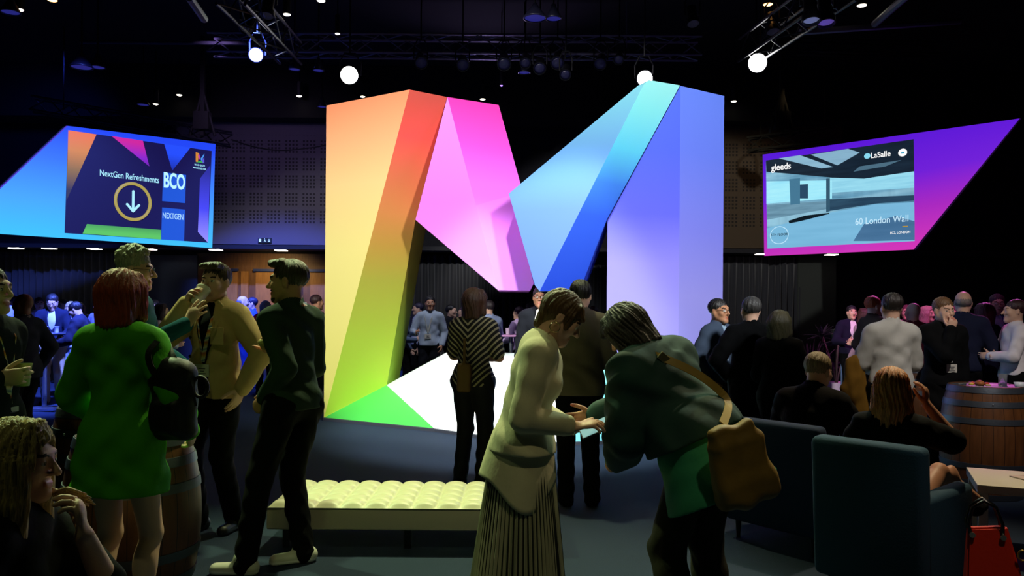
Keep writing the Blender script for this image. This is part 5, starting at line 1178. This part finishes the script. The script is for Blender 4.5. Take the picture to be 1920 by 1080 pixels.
# armchairs
def armchair(x, y, rz, m, label, w=.72, d_=.70, hb=.95, seat_h=.43, sc=1.0):
    o = empty('armchair', (x, y, 0), rz, label, 'armchair')
    MB().box((0, .02, seat_h-.09), (w-.2, d_-.12, .16), None, .035).build('seat', m, o, smooth=False, auto=50)
    MB().box((0, -d_/2+.06, (hb+.12)/2), (w, .12, hb-.12), Matrix.Rotation(.07, 3, 'X'), .035).build('backrest', m, o, auto=50)
    for s_ in (-1, 1): MB().box((s_*(w/2-.05), .02, .36), (.10, d_-.06, .48), None, .035).build('armrest', m, o, auto=50)
    MB().box((0, .02, .17), (w-.12, d_-.1, .12), None, .01).build('base', mat('#0c1c24', .7), o)
    for sx in (-1, 1):
        for sy in (-1, 1): MB().lathe([(.012, 0), (.02, .12)], (sx*(w/2-.08), sy*(d_/2-.08), 0), n=12).build('leg', mat('#1a1a1c', .4, .5), o, auto=50)
    return o
teal = mat('#0b3c50', .85, bump=.15, bscale=120); bluef = mat('#0a2a4c', .85, bump=.15, bscale=120)
armchair(P(1682, 830, 4.12).x, 4.16, -.85, teal, 'teal high-backed armchair nearest the camera at the lower right', w=.56, hb=.845, d_=.66)
armchair(P(1500, 830, 5.2).x, 5.2, -.9, bluef, 'blue armchair behind the teal one, holding the grey-haired sitter', w=.70, hb=.80, d_=.72)
armchair(P(6, 900, 2.2).x, 2.25, -PI/2, mat('#1c2024', .8, sheen=.3), 'dark low armchair under the blonde sitter', w=.7, hb=.66, seat_h=.36)
# orange handbag leaning on the teal chair
hb_ = P(1862, 1040, 3.45); o = empty('handbag', hb_, -.35, 'bright orange-red leather handbag with black handles beside the teal armchair', 'handbag')
redm = mat('#d83010', .45, bump=.08, bscale=60)
bm_ = MB(); bot = [(-.11, -.055, -.19), (.13, -.055, -.19), (.13, .055, -.19), (-.11, .055, -.19)]; topv = [(-.10, -.02, .11), (.05, -.02, .13), (.05, .02, .13), (-.10, .02, .11)]
vb = [bm_.bm.verts.new(v) for v in bot]; vt = [bm_.bm.verts.new(v) for v in topv]
bm_.bm.faces.new(vb[::-1]); bm_.bm.faces.new(vt)
for i in range(4): bm_.bm.faces.new((vb[i], vb[(i+1) % 4], vt[(i+1) % 4], vt[i]))
bmesh.ops.bevel(bm_.bm, geom=bm_.bm.edges[:], offset=.008, segments=2, affect='EDGES'); bm_.build('pouch', redm, o)
for yy in (-.024, .024):
    b = MB(); b.tube([(-.085, yy, .07), (-.10, yy, .13), (-.085, yy, .20), (-.04, yy, .235), (.005, yy, .21), (.03, yy, .14), (.032, yy, .08)], .008, 8); b.build('handle', mat('#0c0c0c', .25), o, smooth=True)
for xx in (-.085, .032): MB().lathe([(.012, -.004), (.012, .004)], (xx, -.032, .085), 14, Matrix.Rotation(PI/2, 3, 'X')).build('stud', mat('#e8e0c8', .2, .9), o)
MB().tube([(.10+.016*math.cos(a), -.045, .02+.022*math.sin(a)) for a in [2*PI*i/16 for i in range(16)]], .004, 6, True).build('ring', mat('#c8a850', .25, .9), o, smooth=True)
# white low table
tz = .45; q0 = P(1823, 897, 5.0); o = empty('coffee_table', (q0.x+.5, q0.y-.12, 0), -.42, 'white low table cut by the right edge of the photo', 'table')
MB().box((0, 0, tz-.025), (1.0, .6, .05), None, .004).build('table_top', mat('#e0dcc8', .4), o)
for sx in (-1, 1):
    for sy in (-1, 1): MB().box((sx*.465, sy*.265, (tz-.05)/2), (.05, .05, tz-.05), None, .003).build('leg', mat('#d8d4c0', .4), o)
mgz = MB().box((0, 0, 0), (.28, .2, .008), None, .002).build('magazine', mat('#c8b8a8', .4, var=.4, bscale=9)); mgz.location = Vector((q0.x+.42, q0.y-.02, tz+.0045)); mgz.rotation_euler.z = .2; tag(mgz, 'glossy magazine lying on the white low table', 'magazine')
# food on the barrel
def plate_food(px, py, d, r, label, seed, z=None):
    rng = random.Random(seed); c = P(px, py, d); c.z = z
    pl_ = MB().lathe([(.001, .004), (r*.65, .004), (r, .016), (r*1.01, .019), (r*.98, .014), (r*.62, 0), (.001, 0)], n=40).build('plate', mat('#e0dccc', .3), smooth=True, loc=c); tag(pl_, label, 'plate')
    kinds = [('bread_roll', '#a8602c', (1.3, 1, .8), .034, 'golden brown bread roll'), ('salad_leaf', '#88a838', (1.5, 1.2, .4), .024, 'green salad leaf'), ('tomato', '#d05028', (1, 1, .9), .018, 'small red tomato'), ('cheese_cube', '#e0b850', (1, .9, .7), .02, 'yellow bite of cheese'), ('salad_leaf', '#b4b04c', (1.4, 1, .5), .022, 'yellow-green salad leaf')]
    spots = [(0, 0), (.55, .1), (-.55, .15), (.25, -.5), (-.3, -.45), (.2, .55), (-.25, .5)]
    for i, (sx, sy) in enumerate(spots):
        kn_, cc, sc, rr, lb = kinds[(i+seed) % 5]
        q = MB().ball((0, 0, 0), rr, sc, u=14, v=9).build(kn_, mat(cc, .5, bump=.4, bscale=50, var=.2), smooth=True, loc=c+Vector((sx*r*.75, sy*r*.75, .008+rr*sc[2]*.95))); q.rotation_euler.z = rng.random()*3
        tag(q, '%s on the %s' % (lb, 'plate of the large right barrel' if seed == 1 else 'plate of the barrel behind the eater'), 'food', 'bites of food on the barrel plates')
plate_food(1838, 716, 6.55, .155, 'pale plate of finger food on the large right barrel', 1, .88)
plate_food(1738, 688, 8.9, .12, 'white plate of snacks on the half hidden barrel', 3, .86)
gl_ = NT(.05); gl_.base('#e8f0f8'); gl_.b.inputs['Transmission Weight'].default_value = .85; gl_.b.inputs['IOR'].default_value = 1.3
g_ = MB().lathe([(.001, .004), (.028, .004), (.030, 0), (.034, .11), (.031, .11), (.027, .008), (.001, .008)], n=24).build('tumbler', gl_.m, smooth=True, loc=(P(1887, 716, 6.5).x, 6.55, .878)); tag(g_, 'clear drinking glass on the large right barrel', 'glass')
o = empty('coffee_cup', (P(1900, 716, 6.5).x, 6.42, .878), 0, 'white cup with handle at the rim of the large right barrel', 'cup')
MB().lathe([(.001, 0), (.028, 0), (.042, .055), (.039, .055), (.027, .006), (.001, .006)], n=24).build('bowl', mat('#d8dce4', .3), o, smooth=True); MB().tube([(.038, 0, .045), (.062, 0, .042), (.06, 0, .02), (.033, 0, .014)], .005, 6).build('handle', mat('#d8dce4', .3), o, smooth=True)
# poseur tables
def high_table(x, y, label, c='#3a3c48', h=1.10, top=None):
    o = empty('high_table', (x, y, 0), 0, label, 'table')
    MB().lathe([(.001, h-.03), (.29, h-.03), (.30, h-.015), (.29, h), (.001, h)], n=40).build('table_top', top or mat(c, .4), o, auto=40)
    MB().lathe([(.032, .02), (.032, h-.03)], n=16).build('pole', mat('#b0b4c0', .25, .9), o, auto=40); MB().lathe([(.001, 0), (.24, 0), (.24, .012), (.04, .03), (.001, .03)], n=36).build('base', mat('#9094a0', .3, .9), o, auto=40); return o
tx_, ty_ = P(84, 630, 11.6).x, 11.6
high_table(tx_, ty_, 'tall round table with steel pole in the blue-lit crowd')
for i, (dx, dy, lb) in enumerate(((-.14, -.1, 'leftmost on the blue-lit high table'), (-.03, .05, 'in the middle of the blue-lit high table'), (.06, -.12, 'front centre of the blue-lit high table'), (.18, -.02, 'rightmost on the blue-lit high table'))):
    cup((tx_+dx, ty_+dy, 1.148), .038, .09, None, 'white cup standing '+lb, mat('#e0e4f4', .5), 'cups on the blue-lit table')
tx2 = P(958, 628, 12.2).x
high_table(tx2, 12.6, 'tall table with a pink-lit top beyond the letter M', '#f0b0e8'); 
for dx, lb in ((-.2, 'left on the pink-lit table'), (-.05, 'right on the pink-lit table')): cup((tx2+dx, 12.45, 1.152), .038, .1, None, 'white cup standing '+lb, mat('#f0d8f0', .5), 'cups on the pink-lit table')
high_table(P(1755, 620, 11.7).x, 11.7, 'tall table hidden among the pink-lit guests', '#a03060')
# pale blue armchair in the distance
armchair(P(1628, 700, 12.7).x, 12.6, 2.9, mat('#90b4e8', .8), 'pale blue armchair below the coat at the back right', w=.8, hb=.68, seat_h=.4)
# potted plant
pp = P(1568, 735, 13.6); o = empty('potted_plant', (pp.x, 13.6, 0), 0, 'dark spiky plant in a white pot before the grey wall', 'plant')
MB().lathe([(.001, 0), (.13, 0), (.17, .30), (.155, .30), (.15, .27), (.001, .27)], n=28).build('pot', mat('#e0c8d8', .5), o, auto=40)
rng = random.Random(4); st_ = MB(); lf = MB()
for i in range(6):
    a = i*1.05+.3; tip = Vector((.28*math.cos(a)*(1 if i else .1), .22*math.sin(a), .85+.28*rng.random())); mid = Vector((tip.x*.25, tip.y*.25, .55))
    st_.tube([(0, 0, .26), mid, tip], [.02, .015, .01], 7)
    for j in range(16):
        b_ = rng.random()*6.28; el = rng.random()*1.3-.1; dv = Vector((math.cos(b_)*math.cos(el), math.sin(b_)*math.cos(el), math.sin(el))); s_ = dv.cross(Vector((0, 0, 1))).normalized()*.016; L2 = .22+.12*rng.random()
        lf.poly([tip-s_, tip+dv*L2*.5-s_*1.2, tip+dv*L2-Vector((0, 0, .05)), tip+dv*L2*.5+s_*1.2, tip+s_])
st_.build('stem', mat('#4a3a38', .8), o, smooth=True); lfo = lf.build('leaves', mat('#2c3a30', .6), o); sm = lfo.modifiers.new('s', 'SOLIDIFY'); sm.thickness = .003
pp = P(1520, 735, 14.4); o = empty('potted_plant', (pp.x, 14.4, 0), 0, 'low dark feathery plant left of the spiky one', 'plant')
MB().lathe([(.001, 0), (.15, 0), (.19, .34), (.17, .34), (.16, .3), (.001, .3)], n=28).build('pot', mat('#2a2a30', .5), o, auto=40); lf = MB()
for j in range(70):
    b_ = rng.random()*6.28; el = .5+rng.random()*1.0; dv = Vector((math.cos(b_)*math.cos(el), math.sin(b_)*math.cos(el), math.sin(el))); s_ = dv.cross(Vector((0, 0, 1))).normalized()*.02; L2 = .55+.3*rng.random(); t0 = Vector((0, 0, .3))
    lf.poly([t0-s_*.3, t0+dv*L2*.5-s_*1.2, t0+dv*L2-Vector((0, 0, .12)), t0+dv*L2*.5+s_*1.2, t0+s_*.3])
lfo = lf.build('leaves', mat('#3a3038', .6), o); sm = lfo.modifiers.new('s', 'SOLIDIFY'); sm.thickness = .003
# backpack on the green blazer's shoulder
q = P(327, 745, 3.45); o = empty('backpack', q, -.3, 'black leather backpack hanging from the right shoulder of the green blazer', 'bag')
g = SDF(); g.box((0, 0, -.02), (.105, .06, .17), .06); g.ell((.0, -.03, .10), (.09, .06, .07), .05); g.box((.0, -.055, -.08), (.075, .03, .075), .03, k=.02)
lthr = mat('#10110e', .55, bump=.35, bscale=16); sdf_object('pouch', g, .007, lthr, o, disp=lambda v: v*(.03*np.sin(v[:, 2]*45+v[:, 0]*20))[:, None])
strap([P(298, 640, 3.40)-q, P(285, 665, 3.36)-q, P(300, 700, 3.36)-q, P(345, 735, 3.4)-q], .03, lthr, 'strap', o, up=Vector((0, -1, .2)))
strap([P(300, 636, 3.5)-q, P(330, 670, 3.42)-q, P(362, 715, 3.42)-q, P(372, 760, 3.45)-q], .025, lthr, 'strap', o, up=Vector((.6, -1, .3)))
MB().tube([P(385+18*math.cos(a)*.9, 724+19*math.sin(a), 3.45)-q for a in [2*PI*i/24 for i in range(24)]], .008, 8, True).build('handle_loop', lthr, o, smooth=True)
# coat over the arm of the white shirt
q = Vector(ws.world(ws.arm[-1][0]))+Vector((-.04, -.02, -.12)); g = SDF()
g.cap((-.02, 0, .12), (-.03, 0, -.12), .07, .085, w=V3(0, 1, 0), asp=.55); g.cap((.02, .02, .1), (.05, 0, -.26), .05, .07, .03, w=V3(0, 1, 0), asp=.5); g.cap((-.03, 0, .0), (-.09, 0, -.08), .05, .04, .03)
o = sdf_object('coat', g, .009, clothm('#8a6424'), None, disp=lambda v: v*(.10*np.sin(v[:, 0]*70+v[:, 2]*12))[:, None]*V3(.6, 1, .2)); o.location = q; tag(o, 'folded mustard brown coat over the arm of the white-shirted person', 'coat')
# mustard bag of the striped top
q = Vector(striped.world(striped.pel+V3(-.02, -.17, .02))); g = SDF(); g.box((0, 0, -.0), (.06, .03, .12), .03); g.cap((0, 0, .1), (.0, .0, .32), .012)
o = sdf_object('shoulder_bag', g, .008, mat('#6a4e1c', .6, bump=.3, bscale=20), None); o.location = q; tag(o, 'narrow mustard bag hanging on the back of the striped top', 'bag')
